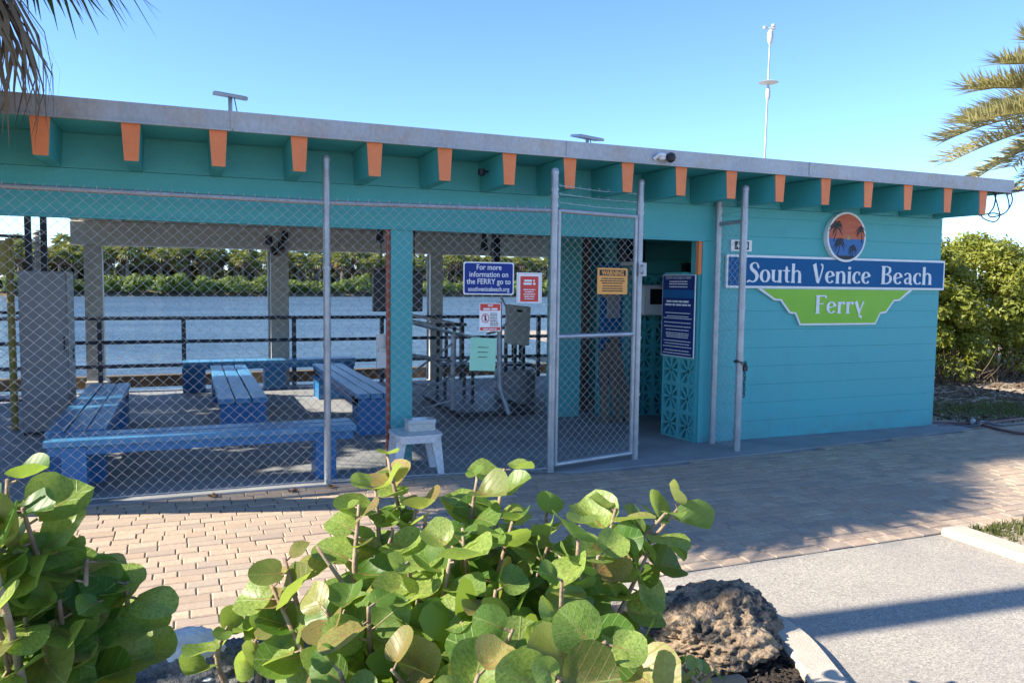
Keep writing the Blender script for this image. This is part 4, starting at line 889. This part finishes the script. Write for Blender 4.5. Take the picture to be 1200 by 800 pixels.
for i, (x, y, lab) in enumerate(((3.25, 9.9, 'dark slatted chair behind the mint green paper'), (4.35, 10.5, 'dark slatted chair under the beige board beside the railing'))):
    T = thing('slatted_chair', lab, 'chair', (x, y, 0), 'dark chairs in the shelter'); b0 = .08 if i == 0 else 0
    MB().box(x-.22, x+.22, y-.2, y+.2, .42+b0, .46+b0, b=.006).build('seat', 'dark', T)
    for sx_ in (-.19, .19):
        for sy_ in (-.17, .17): MB().box(x+sx_-.018, x+sx_+.018, y+sy_-.018, y+sy_+.018, b0, .42+b0).build('leg', 'dark', T)
    for q in range(4): MB().box(x-.20+q*.115, x-.155+q*.115, y+.18, y+.20, .47+b0, .93+b0).build('back_slat', 'dark', T)
    MB().box(x-.22, x+.22, y+.175, y+.205, .935+b0, .98+b0, b=.006).build('back_rail', 'dark', T)
T = thing('blue_barrel', 'pale blue round barrel on the floor behind the gate post', 'barrel', (4.0, 9.9, 0))
MB().lathe((4.05, 9.75, 0), [(.22, 0), (.27, .02), (.28, .2), (.29, .22), (.28, .24), (.28, .42), (.25, .47), (.1, .48)], 18).build('barrel_body', 'cab', T)
T = thing('notice_board', 'blue notice board with a grey sheet behind the gate', 'board', (4.72, 8.4, .55)); MB().box(4.58, 4.88, 8.38, 8.41, .40, 1.85, b=.006).build('board_panel', 'signblue', T)
MB().box(4.66, 4.84, 8.372, 8.378, 1.20, 1.50).build('grey_sheet', 'cab', T); MB().box(4.60, 4.66, 8.37, 8.378, 1.45, 1.62).build('yellow_leaflet', 'yellow', T)
for i, x in enumerate((4.46, 4.62, 4.76)):
    T = thing('leaning_plank', ('dark timber plank leaning behind the gate, left one', 'dark timber plank leaning behind the gate, middle one', 'dark timber plank leaning behind the gate, right one')[i], 'plank', (x, 8.2, 0), 'planks leaning behind the gate')
    M = Matrix.Translation((x, 8.0-.03*i, 0)) @ Matrix.Rotation(R_(-14), 4, 'X') @ Matrix.Rotation(R_(4-5*i), 4, 'Y')
    MB().box(-.05, .05, -.015, .015, 0, .85+.1*i, M).build('board', 'darkwood', T)
T = thing('wall_screen', 'black screen high on the inner teal wall inside the doorway', 'screen', (4.95, 8.1, 1.9))
MB().box(4.80, 5.07, 8.2, 8.4, 1.88, 2.22, b=.01).build('screen_body', 'dark', T); MB().box(4.82, 5.05, 8.193, 8.199, 1.91, 2.20).build('screen_glass', 'panelglass', T); MB().box(4.85, 5.05, 8.22, 8.40, 1.83, 1.87).build('shelf', 'white', T)
T = thing('defibrillator_cabinet', 'white wall cabinet with dark window and raised lettering inside the doorway', 'cabinet', (5.14, 8.2, 1.23))
MB().box(5.02, 5.40, 8.12, 8.30, 1.24, 1.60, b=.015).build('cabinet_body', 'white', T); MB().box(5.10, 5.385, 8.113, 8.119, 1.37, 1.555, b=.002).build('window', 'ink', T)
text('AED', .042, FX(5.26, 8.118, 1.564), 'ink', T)
T = thing('heart_sign', 'white plate with a red heart left of the white wall cabinet', 'sign', (4.98, 8.2, 1.3))
MB().box(4.93, 5.015, 8.15, 8.165, 1.26, 1.58, b=.004).build('plate', 'signwhite', T)
MB().prism([(4.972+.03*(16*math.sin(t_)**3)/16, 1.36+.045*(13*math.cos(t_)-5*math.cos(2*t_)-2*math.cos(3*t_)-math.cos(4*t_))/16) for t_ in [i*math.pi/12 for i in range(24)]], FX(0, 8.148, 0), .002).build('heart', 'red', T)
T = thing('paper_notice', 'small white paper notice under the black screen', 'notice', (4.98, 8.3, 1.7)); MB().box(4.96, 5.10, 8.30, 8.306, 1.66, 1.79).build('sheet', 'signwhite', T); MB().box(4.99, 5.02, 8.296, 8.299, 1.69, 1.77).build('print', 'ink', T); MB().box(5.04, 5.07, 8.296, 8.299, 1.69, 1.75).build('print', 'ink', T)
T = thing('storage_box', 'small black box on top of the screen block wall', 'box', (5.9, 8.3, 1.72)); MB().box(5.72, 5.82, 8.30, 8.40, 1.716, 1.86, b=.006).build('box_body', 'dark', T); MB().box(5.71, 5.83, 8.29, 8.41, 1.861, 1.875, b=.004).build('lid', 'dark', T)

# hoses on the ground right of the wall
for i, (pts, mt, lab) in enumerate((
    ([(8.12, 6.9, -.02), (8.3, 6.75, -.02), (8.62, 6.62, -.02), (8.9, 6.62, -.03), (9.6, 6.75, -.05), (11, 6.9, -.05)], 'hose', 'dark red hose running off to the right along the ground'),
    ([(8.11, 6.75, -.02), (8.4, 6.6, -.02), (8.6, 6.55, .0), (8.62, 6.35, -.01), (8.5, 6.05, 0), (8.55, 5.85, 0), (8.9, 5.75, 0), (9.6, 5.9, -.01)], 'hose', 'reddish hose curving forward over the pavers'),
    ([(8.12, 6.6, -.02), (8.35, 6.5, -.02), (8.55, 6.42, 0), (8.72, 6.5, .02), (9.0, 6.45, -.03), (9.8, 6.6, -.05)], 'hosegrey', 'grey hose tangled with the red ones by the wall corner'))):
    T = thing('garden_hose', lab, 'hose', (8.6, 6.5, 0), 'hoses by the wall corner'); MB().tube(catmull([(a, b, c+.015) for a, b, c in pts], 8), .016, 7).build('hose_line', mt, T)
    if i == 1: MB().lathe((8.6, 6.53, .0), [(.02, 0), (.03, .01), (.03, .05), (.015, .07)], 8).build('coupling', 'galv', T)

# ------------------------------------------------------------------ plants
def leaf_clump(m, c, rad, n, size, q, hollow=.5, flat=1.0):
    for _ in range(n):
        d = Vector((q.gauss(0, 1), q.gauss(0, 1), q.gauss(0, 1))).normalized(); rr = (hollow+(1-hollow)*q.random()**.6)
        p_ = Vector(c)+Vector((d.x*rad[0], d.y*rad[1], d.z*rad[2]))*rr
        nrm = (d+Vector((q.gauss(0, .5), q.gauss(0, .5), .5+q.gauss(0, .5)))).normalized(); a = nrm.orthogonal().normalized(); b = nrm.cross(a); t_ = q.uniform(0, 6.28)
        e1 = (a*math.cos(t_)+b*math.sin(t_)); e2 = nrm.cross(e1); s_ = size*q.uniform(.6, 1.3); m.tone = q.random()*.98+.01
        m.add([p_-e1*s_, p_+e2*s_*.42+nrm*s_*.1, p_+e1*s_, p_-e2*s_*.42+nrm*s_*.1], [(0, 1, 2, 3)])
    m.tone = 0
def shrub(label, c, rad, nclump, nleaf, size, seed, group, z0=-.08, mat='shrub', name='coastal_shrub', stems=14):
    q = random.Random(seed); T = thing(name, label, 'shrub', (c[0], c[1], z0), group); m = MB(); st = MB()
    for i in range(nclump):
        a = q.uniform(0, 6.28); h = q.random()**.8; rr = math.sqrt(q.random())*(1-.55*h**2.5)
        p_ = Vector((c[0]+rad[0]*rr*math.cos(a), c[1]+rad[1]*rr*math.sin(a), z0+rad[2]*(.10+.86*h)*(1-.22*rr*rr)))
        cr = q.uniform(.55, 1.15)*.22*min(rad[0], rad[2]); leaf_clump(m, p_, (cr, cr, cr*.7), nleaf, size, q, .3)
        if i % max(1, nclump//stems) == 0:
            b = Vector((c[0]+q.uniform(-.4, .4)*rad[0], c[1]+q.uniform(-.4, .4)*rad[1], z0)); st.tube([b, b.lerp(p_, .5)+Vector((q.uniform(-.1, .1), q.uniform(-.1, .1), .1)), p_], [.02, .014, .006], 5)
    m.build('foliage', mat, T, fix=False); st.build('stem', 'twig', T); return T
shrub('bushy yellow green shrub right behind the building corner', (12.4, 10.9, 0), (1.5, 1.2, 2.75), 150, 170, .055, 21, 'shrubs right of the building')
shrub('taller yellow green shrub at the right picture edge', (14.6, 11.2, 0), (1.8, 1.3, 2.75), 180, 170, .055, 22, 'shrubs right of the building')
shrub('darker shrub farther back between the two yellow green ones', (14.2, 13.6, 0), (2.6, 1.5, 3.1), 150, 150, .065, 23, 'shrubs right of the building')
shrub('low shrub beside the rear wall partly hidden by the building', (11.6, 12.2, 0), (1.3, 1.2, 2.6), 110, 150, .06, 24, 'shrubs right of the building')
tw = MB(); q = random.Random(4)
for _ in range(260):
    b = Vector((q.uniform(11.2, 15.6), q.uniform(9.75, 10.6), -.07)); d = Vector((q.gauss(0, .25), q.gauss(0, .2), q.uniform(.25, .7))); tw.tube([b, b+d*.6+Vector((q.gauss(0, .05), 0, 0)), b+d], [.010, .007, .003], 4, False)
tw.build('dry_undergrowth', 'twig', kind='stuff', fix=False)

# fan palms (leaf = petiole + fan of narrow drooping segments)
def fan_frond(seed, L=.95, segs=30, droop=.5, wd=.02):
    q = random.Random(seed); m = MB(); m.tone = .3
    m.tube([(0, 0, 0), (.4*L, 0, .06*L), (.75*L, 0, .02*L)], [.018, .012, .007], 4, False)
    o = Vector((.72*L, 0, .02*L))
    for i in range(segs):
        a = -2.0+4.0*i/(segs-1); len_ = L*(.72+.2*math.cos(a))*q.uniform(.85, 1.1); m.tone = .2+.5*q.random()
        d = Vector((math.cos(a), math.sin(a), 0)); sd = Vector((-d.y, d.x, 0)); vs = []; n = 5
        for k_ in range(n+1):
            t_ = k_/n; c = o+d*len_*t_*(1-.15*droop*t_*t_)+Vector((0, 0, .10*math.cos(a*1.0)*len_*t_-droop*len_*t_**2.4*q.uniform(.85, 1.15))); ww = wd*L*(1.0 if t_ < .5 else (1-t_)*1.9+.04)*(.3+min(1, t_*3)*.7)
            vs += [c-sd*ww, c+sd*ww]
        m.add(vs, [(2*k_, 2*k_+1, 2*k_+3, 2*k_+2) for k_ in range(n)])
    return m
def fan_palm(label, base, height, crown, nf, seed, group, meshes, dead, trunk_r=.16, lean=(0, 0), cat='palm'):
    q = random.Random(seed); T = thing('fan_palm', label, cat, base, group); top = Vector(base)+Vector((lean[0], lean[1], height))
    pts = [Vector(base).lerp(top, i/14)+Vector((0, 0, 0)) for i in range(15)]
    MB().tube(pts, [trunk_r*(1.15 if i < 2 else 1)*(1+.05*math.sin(i*2.1)) for i in range(15)], 10).build('trunk', 'bark', T, smooth=True)
    for i in range(nf):
        az = i*2.399+q.uniform(-.25, .25); h = i/nf; el = 1.25-2.3*h+q.uniform(-.12, .12)
        me = q.choice(dead if h > (.82 if height > 4 else .72) else meshes)
        if height < 4 and h > .45 and 22 < math.degrees(az) % 360 < 130: continue
        o = inst('frond', me, T, top+Vector((0, 0, .15-.3*h)), (q.uniform(-.3, .3), -el, az), crown*q.uniform(.9, 1.1))
    return T
fm = [fan_frond(50+i, droop=.35+.15*i, wd=.027, segs=34).mesh('frond', MT['fan']) for i in range(3)]
fd = [fan_frond(60+i, droop=.8+.2*i, segs=28, wd=.026).mesh('dead_frond', MT['fandead']) for i in range(2)]
fan_palm('fan palm whose hanging fronds reach into the top left corner', (-2.25, 6.62, -.08), 3.78, .93, 110, 5, 'fan palms on the left', fm, fd, lean=(.62, -1.22))
fan_palm('tall fan palm standing out of view left of the building', (-6.0, 7.1, -.08), 7.1, 1.15, 19, 6, 'fan palms on the left', fm, fd)
fan_palm('fan palm out of view whose trunk shadow crosses the road', (-5.2, 3.55, -.08), 11.5, 1.1, 40, 8, 'fan palms on the left', fm, fd, trunk_r=.125)
fan_palm('leaning fan palm out of view left of the paved forecourt', (-8.6, 7.35, -.08), 10.0, 1.2, 19, 9, 'fan palms on the left', fm, fd, lean=(.5, 0))
shrub('broad yellow green shrub continuing past the right picture edge', (17.6, 11.0, 0), (1.8, 1.3, 2.7), 120, 150, .06, 25, 'shrubs right of the building')
fan_palm('tallest fan palm out of view left of the paved forecourt', (-10.6, 7.6, -.08), 13.0, 1.2, 20, 10, 'fan palms on the left', fm, fd)
shrub('unseen green shrub added to shade the left end of the shelter', (-4.6, 11.6, 0), (1.2, 1.0, 4.2), 70, 130, .09, 43, 'unseen trees added for shade left of the shelter', mat='mangrove', name='shade_shrub')  # out of view: this and the next two added to keep sun off the floor
shrub('unseen lower green tree added to shade the front left of the shelter', (-4.0, 7.2, 0), (1.0, 1.0, 2.9), 60, 120, .09, 42, 'unseen trees added for shade left of the shelter', mat='mangrove', name='shade_shrub')
shrub('unseen broad green tree added left of the shelter to shade its floor', (-4.6, 9.0, 0), (1.5, 2.5, 4.8), 220, 130, .09, 41, 'unseen trees added for shade left of the shelter', mat='mangrove', name='shade_shrub')

# date palm on the right
DP = thing('date_palm', 'feather leaved date palm reaching in from the right edge above the roof', 'palm', (12.0, 7.3, -.08))
ctr = Vector((12.25, 7.3, 4.1))
MB().tube([(12.25, 7.3, -.08+.43*i) for i in range(11)], [.24+.02*(i % 2) for i in range(11)], 12).build('trunk', 'bark', DP)
def date_frond(az, el, L, droop, seed, name='frond'):
    q = random.Random(seed); m = MB(); n = 22; P = []
    d = Vector((math.cos(az), math.sin(az), 0)); sd = Vector((-d.y, d.x, 0))
    for i in range(n+1):
        t_ = i/n; P.append(ctr+d*(L*t_*math.cos(el)*(1-.10*droop*t_))+Vector((0, 0, L*(t_*math.sin(el)-droop*t_**2.2*.55))))
    m.tone = .6; m.tube(P, [.022*(1-.85*i/n)+.002 for i in range(n+1)], 5, False)
    for i in range(150):
        t_ = .10+.9*i/150; k_ = min(n-1, int(t_*n)); fr = t_*n-k_; c = P[k_].lerp(P[k_+1], fr); tg = (P[k_+1]-P[k_]).normalized(); up = sd.cross(tg)*-1
        if up.z < 0: up = -up
        for s_ in (-1, 1):
            ll = L*.23*(math.sin(min(1, t_*1.15+.12)*math.pi*.80)*.85+.2)*q.uniform(.85, 1.15)
            dr = (tg*q.uniform(.55, .8)+sd*s_*q.uniform(.5, .75)+up*q.uniform(.1, .75)).normalized(); w_ = .011; sidev = dr.cross(up).normalized()*w_; m.tone = q.random()*.9+.05
            e = c+dr*ll+Vector((0, 0, -.04*ll)); md = c.lerp(e, .5)+up*.01
            m.add([c-sidev*.6, c+sidev*.6, md+sidev, e, md-sidev], [(0, 1, 2, 3, 4)])
    m.build(name, 'date', DP, fix=False)
for i, (az, el, L, dr) in enumerate(((164, -.12, 2.65, .30), (158, .10, 2.35, .32), (170, .02, 2.55, .22), (160, .34, 2.45, .40), (166, .58, 2.4, .55), (150, .45, 2.2, .5), (176, .75, 2.3, .6), (140, -.25, 2.0, .4), (165, -.42, 1.75, .45), (120, .2, 2.4, .5), (100, .4, 2.4, .5), (70, .1, 2.4, .5), (40, .4, 2.5, .5), (10, .1, 2.5, .5), (-20, .3, 2.5, .5), (-50, .2, 2.4, .5), (-80, .5, 2.4, .5), (-110, .1, 2.4, .5), (200, .75, 2.3, .6), (215, 1.0, 2.2, .6), (128, 1.0, 2.3, .6), (60, 1.1, 2.3, .5), (-30, 1.0, 2.3, .6))):
    date_frond(R_(az), el, L, dr, 80+i)

# ------------------------------------------------------------------ sea grape plants
def grape_leaf(seed):
    q = random.Random(seed); m = MB(); n = 18; fold = q.uniform(.05, .5); cup = q.uniform(-.22, .28); wav = q.uniform(.03, .12); ph = q.uniform(0, 6.28); asp = q.uniform(.9, 1.15); edge = q.uniform(.012, .04); rings = (.33, .68, 1.0)
    vs = [(0, -.78, 0)]; cy0 = 0
    def pt(rr, a):
        rr2 = rr*(1+edge*(math.sin(3*a+ph)+.7*math.sin(5*a+2*ph)+.5*math.sin(8*a+3*ph))); x = math.sin(a)*rr2*asp; y = -math.cos(a)*rr2; base = Vector((x, y, 0))
        notch = math.exp(-(a if a < math.pi else 2*math.pi-a)**2/.10)*.20*rr
        y2 = y+notch
        cx_ = x; z = fold*abs(cx_)+cup*(x*x+y2*y2)+wav*math.sin(3*a+ph)*rr*rr-.10*max(0, y2)**2
        # shrink rings toward petiole base point (0,-.78)
        return (cx_, y2, z)
    fs = []
    vs = [(0, -.30, cup*.09)]
    for rr in rings:
        for i in range(n):
            a = 2*math.pi*i/n; x, y, z = pt(rr, a); k_ = (1-rr)*.30; vs.append((x, y-k_, z))
    for i in range(n): fs.append((0, 1+i, 1+(i+1) % n))
    for r_ in range(2):
        for i in range(n): a = 1+r_*n+i; b = 1+r_*n+(i+1) % n; fs.append((a, a+n, b+n, b))
    m.add(vs, fs); me = m.mesh('leaf', MT['seagrape'], smooth=True); return me
LM = [grape_leaf(i) for i in range(14)]
def sea_grape(label, roots, shoots, nleaf, rmin, rmax, seed, group=None, maxleaf=300, name='sea_grape_bush', centre=None, bias=(-.15, -.45, .55)):
    q = random.Random(seed); base = roots[0]; T = thing(name, label, 'shrub', base, group); cnt = 0
    ctr_ = Vector(centre) if centre else sum((Vector(s_) for s_ in shoots), Vector())/len(shoots)
    for tip in shoots:
        tip = Vector(tip); rt = Vector(min(roots, key=lambda a: (Vector(a)-tip).length)); out = (tip-ctr_)
        mid = rt.lerp(tip, .55)+Vector((q.uniform(-.08, .08), q.uniform(-.08, .08), .03)); pts = catmull([tuple(rt), tuple(mid), tuple(tip)], 6)
        st = MB(); st.tube(pts, [.016*(1-.7*i/(len(pts)-1)) for i in range(len(pts))], 6)
        d = (Vector(pts[-1])-Vector(pts[-4])).normalized(); n = nleaf+q.randint(-1, 1); stg = q.uniform(0, 6.28)
        for j in range(n):
            if cnt >= maxleaf: break
            back = j*.042+q.uniform(0, .012); c = tip-d*back; a1 = d.orthogonal().normalized(); a2 = d.cross(a1); an = stg+j*math.pi+q.uniform(-.45, .45)
            side = a1*math.cos(an)+a2*math.sin(an); s_ = q.uniform(rmin, rmax)*(.62 if j == 0 else 1)
            ldir = (side*1.0+d*q.uniform(.05, .5)+Vector((0, 0, q.uniform(-.25, .25)))).normalized()
            nrm = (d*.65+out.normalized()*.35+Vector(bias)*q.uniform(.4, 1.3)+Vector((q.gauss(0, .34), q.gauss(0, .34), q.gauss(0, .28))))
            nrm = (nrm-ldir*nrm.dot(ldir)).normalized(); xx = ldir.cross(nrm).normalized()
            pe = c+ldir*.022; st.tube([c, pe], .0035, 4, False)
            Mx = Matrix((xx, ldir, nrm)).transposed()
            o = bpy.data.objects.new('leaf', q.choice(LM)); COL.objects.link(o); o.parent = T
            o.location = pe+ldir*s_*.80-OFF[T.name]; o.rotation_euler = Mx.to_euler(); o.scale = (s_,)*3; cnt += 1
        st.build('branch', 'stem', T, smooth=True)
    return T
MAIN = [(0.56,2.53,0.93),(0.49,2.45,0.90),(0.69,2.48,0.89),(0.61,2.57,1.02),(0.87,2.41,0.96),(0.99,2.47,0.97),(0.94,2.27,0.85),(0.76,2.23,0.86),(0.70,2.14,0.84),(1.12,2.41,0.85),(1.09,2.10,0.87),(1.29,2.23,0.87),(1.50,2.25,0.83),(1.60,2.32,0.82),(1.39,2.18,0.73),(1.14,2.07,0.78),(0.95,1.93,0.78),(0.73,1.75,0.75),(0.76,1.68,0.73),(0.89,1.57,0.77),(0.96,1.59,0.71),(0.66,1.94,0.70),(0.58,2.08,0.73),(0.58,2.19,0.79),(0.38,2.15,0.68),(0.34,2.17,0.69),(0.43,2.03,0.74),(0.26,2.43,0.76),(0.22,2.44,0.68),(0.34,1.95,0.62),(0.45,1.85,0.65),(0.58,1.85,0.63),(0.78,2.00,0.75),(1.04,2.22,0.77),(0.59,2.41,0.82),(0.60,1.64,0.71),(0.75,1.52,0.73),(0.70,2.42,0.85),(0.35,2.39,0.80)]
LEFT = [(a-.05, b, c) for a, b, c in [(-0.32,1.99,1.16),(-0.35,1.94,1.10),(-0.29,1.97,1.10),(-0.24,2.00,0.99),(-0.17,1.97,0.97),(-0.09,1.99,0.90),(-0.14,1.95,0.88),(-0.22,1.93,0.90),(-0.28,1.90,0.88),(-0.34,1.87,0.93),(-0.31,1.85,0.83),(-0.20,1.92,0.84),(-0.36,1.94,1.01),(-0.36,1.85,1.20)]]
SIDE = [(0.11,2.84,0.40),(0.16,2.82,0.46),(0.20,2.64,0.44)]
LOW = [(1.43,2.03,0.40),(1.48,2.01,0.38),(1.53,1.99,0.39)]
SGB = sea_grape('large sea grape bush with round leaves filling the planter in the centre foreground', [(.85, 2.25, 0), (.7, 2.1, 0), (1.0, 2.15, 0), (.6, 2.3, 0)], MAIN, 8, .052, .080, 12, centre=(.8, 2.15, .5), bias=(-.40, -.72, .45))
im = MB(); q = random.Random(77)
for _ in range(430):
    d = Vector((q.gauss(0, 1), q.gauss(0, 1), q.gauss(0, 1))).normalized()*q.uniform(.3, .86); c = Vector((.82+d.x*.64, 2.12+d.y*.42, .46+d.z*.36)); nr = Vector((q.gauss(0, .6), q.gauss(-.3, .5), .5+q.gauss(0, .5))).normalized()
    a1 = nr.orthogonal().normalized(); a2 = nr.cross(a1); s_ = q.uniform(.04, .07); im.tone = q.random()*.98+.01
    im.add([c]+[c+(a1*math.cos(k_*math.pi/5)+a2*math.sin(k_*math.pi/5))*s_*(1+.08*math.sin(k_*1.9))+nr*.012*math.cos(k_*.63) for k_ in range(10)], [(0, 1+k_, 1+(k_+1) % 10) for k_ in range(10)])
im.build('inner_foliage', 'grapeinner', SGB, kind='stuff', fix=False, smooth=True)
sea_grape('sea grape bush with big dark leaves at the left edge of the foreground', [(-.35, 2.05, 0), (-.25, 2.1, 0)], LEFT, 6, .052, .078, 13, centre=(-.36, 2.05, .7), bias=(-.35, -.7, .45))
sea_grape('small sea grape sprout beside the white rock', [(.18, 2.85, 0)], SIDE, 4, .05, .07, 14, name='sea_grape_sprout')
sea_grape('low sea grape sprout beside the cut log', [(1.46, 2.1, 0)], LOW, 4, .03, .05, 15, name='sea_grape_sprout')

# rocks, log, litter
rock('boulder', (2.14, 2.86, .05), (.38, .30, .175), 6, .30, 1.5, 'rock', 3, 'big brown pitted boulder at the corner of the planter', detail=.5, rot=.3)
rock('grey_rock', (.10, 3.08, .04), (.44, .22, .19), 6, .34, 1.6, 'rock2', 5, 'dark grey pitted rock below the white stone', detail=.5, rot=-.1)
rock('white_stone', (-.01, 3.06, .235), (.125, .06, .085), 5, .20, 1.3, 'rock3', 8, 'white limestone lump lying on the grey rock', detail=.15, rot=-.15, flatb=-.7)
rock('white_shell', (.05, 2.98, .16), (.03, .02, .012), 3, .4, 1.8, 'rock3', 11, 'tiny white shell fragment on the grey rock')
T = thing('cut_log', 'short sawn log end lying beside the low sprout', 'log', (1.78, 2.2, .16))
MB().tube([(1.72, 2.30, .125), (1.725, 2.2995, .125), (1.86, 2.28, .125), (1.872, 2.279, .125)], [.035, .047, .05, .044], 16).build('log_wood', 'tanwood', T, smooth=True); MB().tube([(1.8725, 2.279, .125), (1.874, 2.279, .125)], [.038, .036], 14).build('cut_face', 'cream', T)
lf = MB(); n = 10
lf.add([(0, 0, .006)]+[(.035*math.cos(i*.628)*(1.3 if i % 2 else 1.1), .03*math.sin(i*.628), .004+.012*(i % 3)) for i in range(n)], [(0, 1+i, 1+(i+1) % n) for i in range(n)])
lm = lf.mesh('dry_leaf', MT['dryleaf'])
for i, (x, y, lab) in enumerate(((.72, 6.12, 'brown dry leaf on the pavers left of the middle fence post'), (1.02, 6.16, 'brown dry leaf at the foot of the middle fence post'), (.15, 6.17, 'brown dry leaf on the pavers in front of the left bench'))):
    o = bpy.data.objects.new('dry_leaf', lm); COL.objects.link(o); o.location = (x, y, -.004); o.rotation_euler = (0, 0, i*1.3); tag(o, lab, 'leaf', 'dry leaves by the fence')

# ------------------------------------------------------------------ far shore vegetation
def far_palm_meshes(seed):
    q = random.Random(seed); cr = MB(); tr = MB(); sk = MB()
    tr.tube([(0, 0, 0), (.1, 0, 2.5), (.05, .05, 5.2)], [.28, .22, .2], 6)
    for i in range(26):
        az = i*2.399; h = i/26; el = 1.3-2.2*h+q.uniform(-.2, .2); mm = sk if h > .78 else cr; mm.tone = q.random()*.95+.02
        d = Vector((math.cos(az)*math.cos(el), math.sin(az)*math.cos(el), math.sin(el))); o = Vector((.05, .05, 5.2)); sd = d.cross(Vector((0, 0, 1))).normalized(); up = sd.cross(d)
        c = o+d*.75
        for k_ in range(9):
            a = -1.9+3.8*k_/8; dd_ = d*math.cos(a)+sd*math.sin(a); e = c+dd_*1.15*q.uniform(.8, 1.1)+Vector((0, 0, -.35-.25*q.random()-(.3 if h > .78 else 0))); pv = dd_.cross(up).normalized()*.13
            md = c.lerp(e, .55)+Vector((0, 0, .12)); mm.add([c, md+pv, e, md-pv], [(0, 1, 2, 3)])
    return tr.mesh('trunk', MT['bark']), cr.mesh('crown', MT['sabal']), sk.mesh('dead_skirt', MT['fandead'])
FP = [far_palm_meshes(200+i) for i in range(5)]
q = random.Random(31); x = -22.0
while x < 84:
    for rowk in range(3):
        xx = x+q.uniform(-1.2, 1.2); yy = shoreY(xx)+5.5+rowk*3.2+q.uniform(-1, 1); s_ = q.uniform(.82, 1.16)*(1+.07*rowk)
        T = thing('sabal_palm', 'cabbage palm in the dense row on the far shore', 'palm', (xx, yy, .2), 'cabbage palms on the far shore'); T.rotation_euler = (q.uniform(-.06, .06), q.uniform(-.06, .06), q.uniform(0, 6.3)); T.scale = (s_, s_, s_*q.uniform(.85, 1.12))
        tr, cr, sk = q.choice(FP)
        for nm, me in (('trunk', tr), ('crown', cr), ('dead_skirt', sk)):
            o = bpy.data.objects.new(nm, me); COL.objects.link(o); o.parent = T
    x += 2.2
def far_bush_mesh(seed, size, n, mat, rad):
    q = random.Random(seed); m = MB()
    for i in range(17):
        a = q.uniform(0, 6.28); rr = math.sqrt(q.random())*.8; c = (rad[0]*rr*math.cos(a), rad[1]*rr*math.sin(a), rad[2]*(.12+.70*q.random()*(1-rr*.5))); k_ = q.uniform(.25, .42)*rad[0]; leaf_clump(m, c, (k_, k_, k_*.75), n, size, q, .45)
    return m.mesh('foliage', MT[mat])
MBS = [far_bush_mesh(300+i, .22, 85, 'mangrove', (2.2, 1.8, 3.2)) for i in range(4)]; TBS = [far_bush_mesh(320+i, .34, 95, 'thicket', (2.6, 2.0, 6.6)) for i in range(3)]
x = -24.0
while x < 86:
    for kind_ in (0, 1, 2):
        xx = x+q.uniform(-.8, .8); yy = shoreY(xx)+(1.6, 15, 21)[kind_]+q.uniform(-.6, .6); s_ = q.uniform(.75, 1.15)*(1, 1, 1.22)[kind_]
        T = thing('mangrove_bush' if kind_ == 0 else 'thicket_bush', 'bright green mangrove bush at the far waterline' if kind_ == 0 else 'dark thicket bush between the far palm trunks', 'bush', (xx, yy, -.3), 'mangroves along the far waterline' if kind_ == 0 else 'dark thicket behind the far mangroves')
        T.rotation_euler = (0, 0, q.uniform(0, 6.3)); T.scale = (s_*1.1, s_, s_*q.uniform(.8, 1.1))
        o = bpy.data.objects.new('foliage', q.choice(MBS if kind_ == 0 else TBS)); COL.objects.link(o); o.parent = T
    x += 2.1
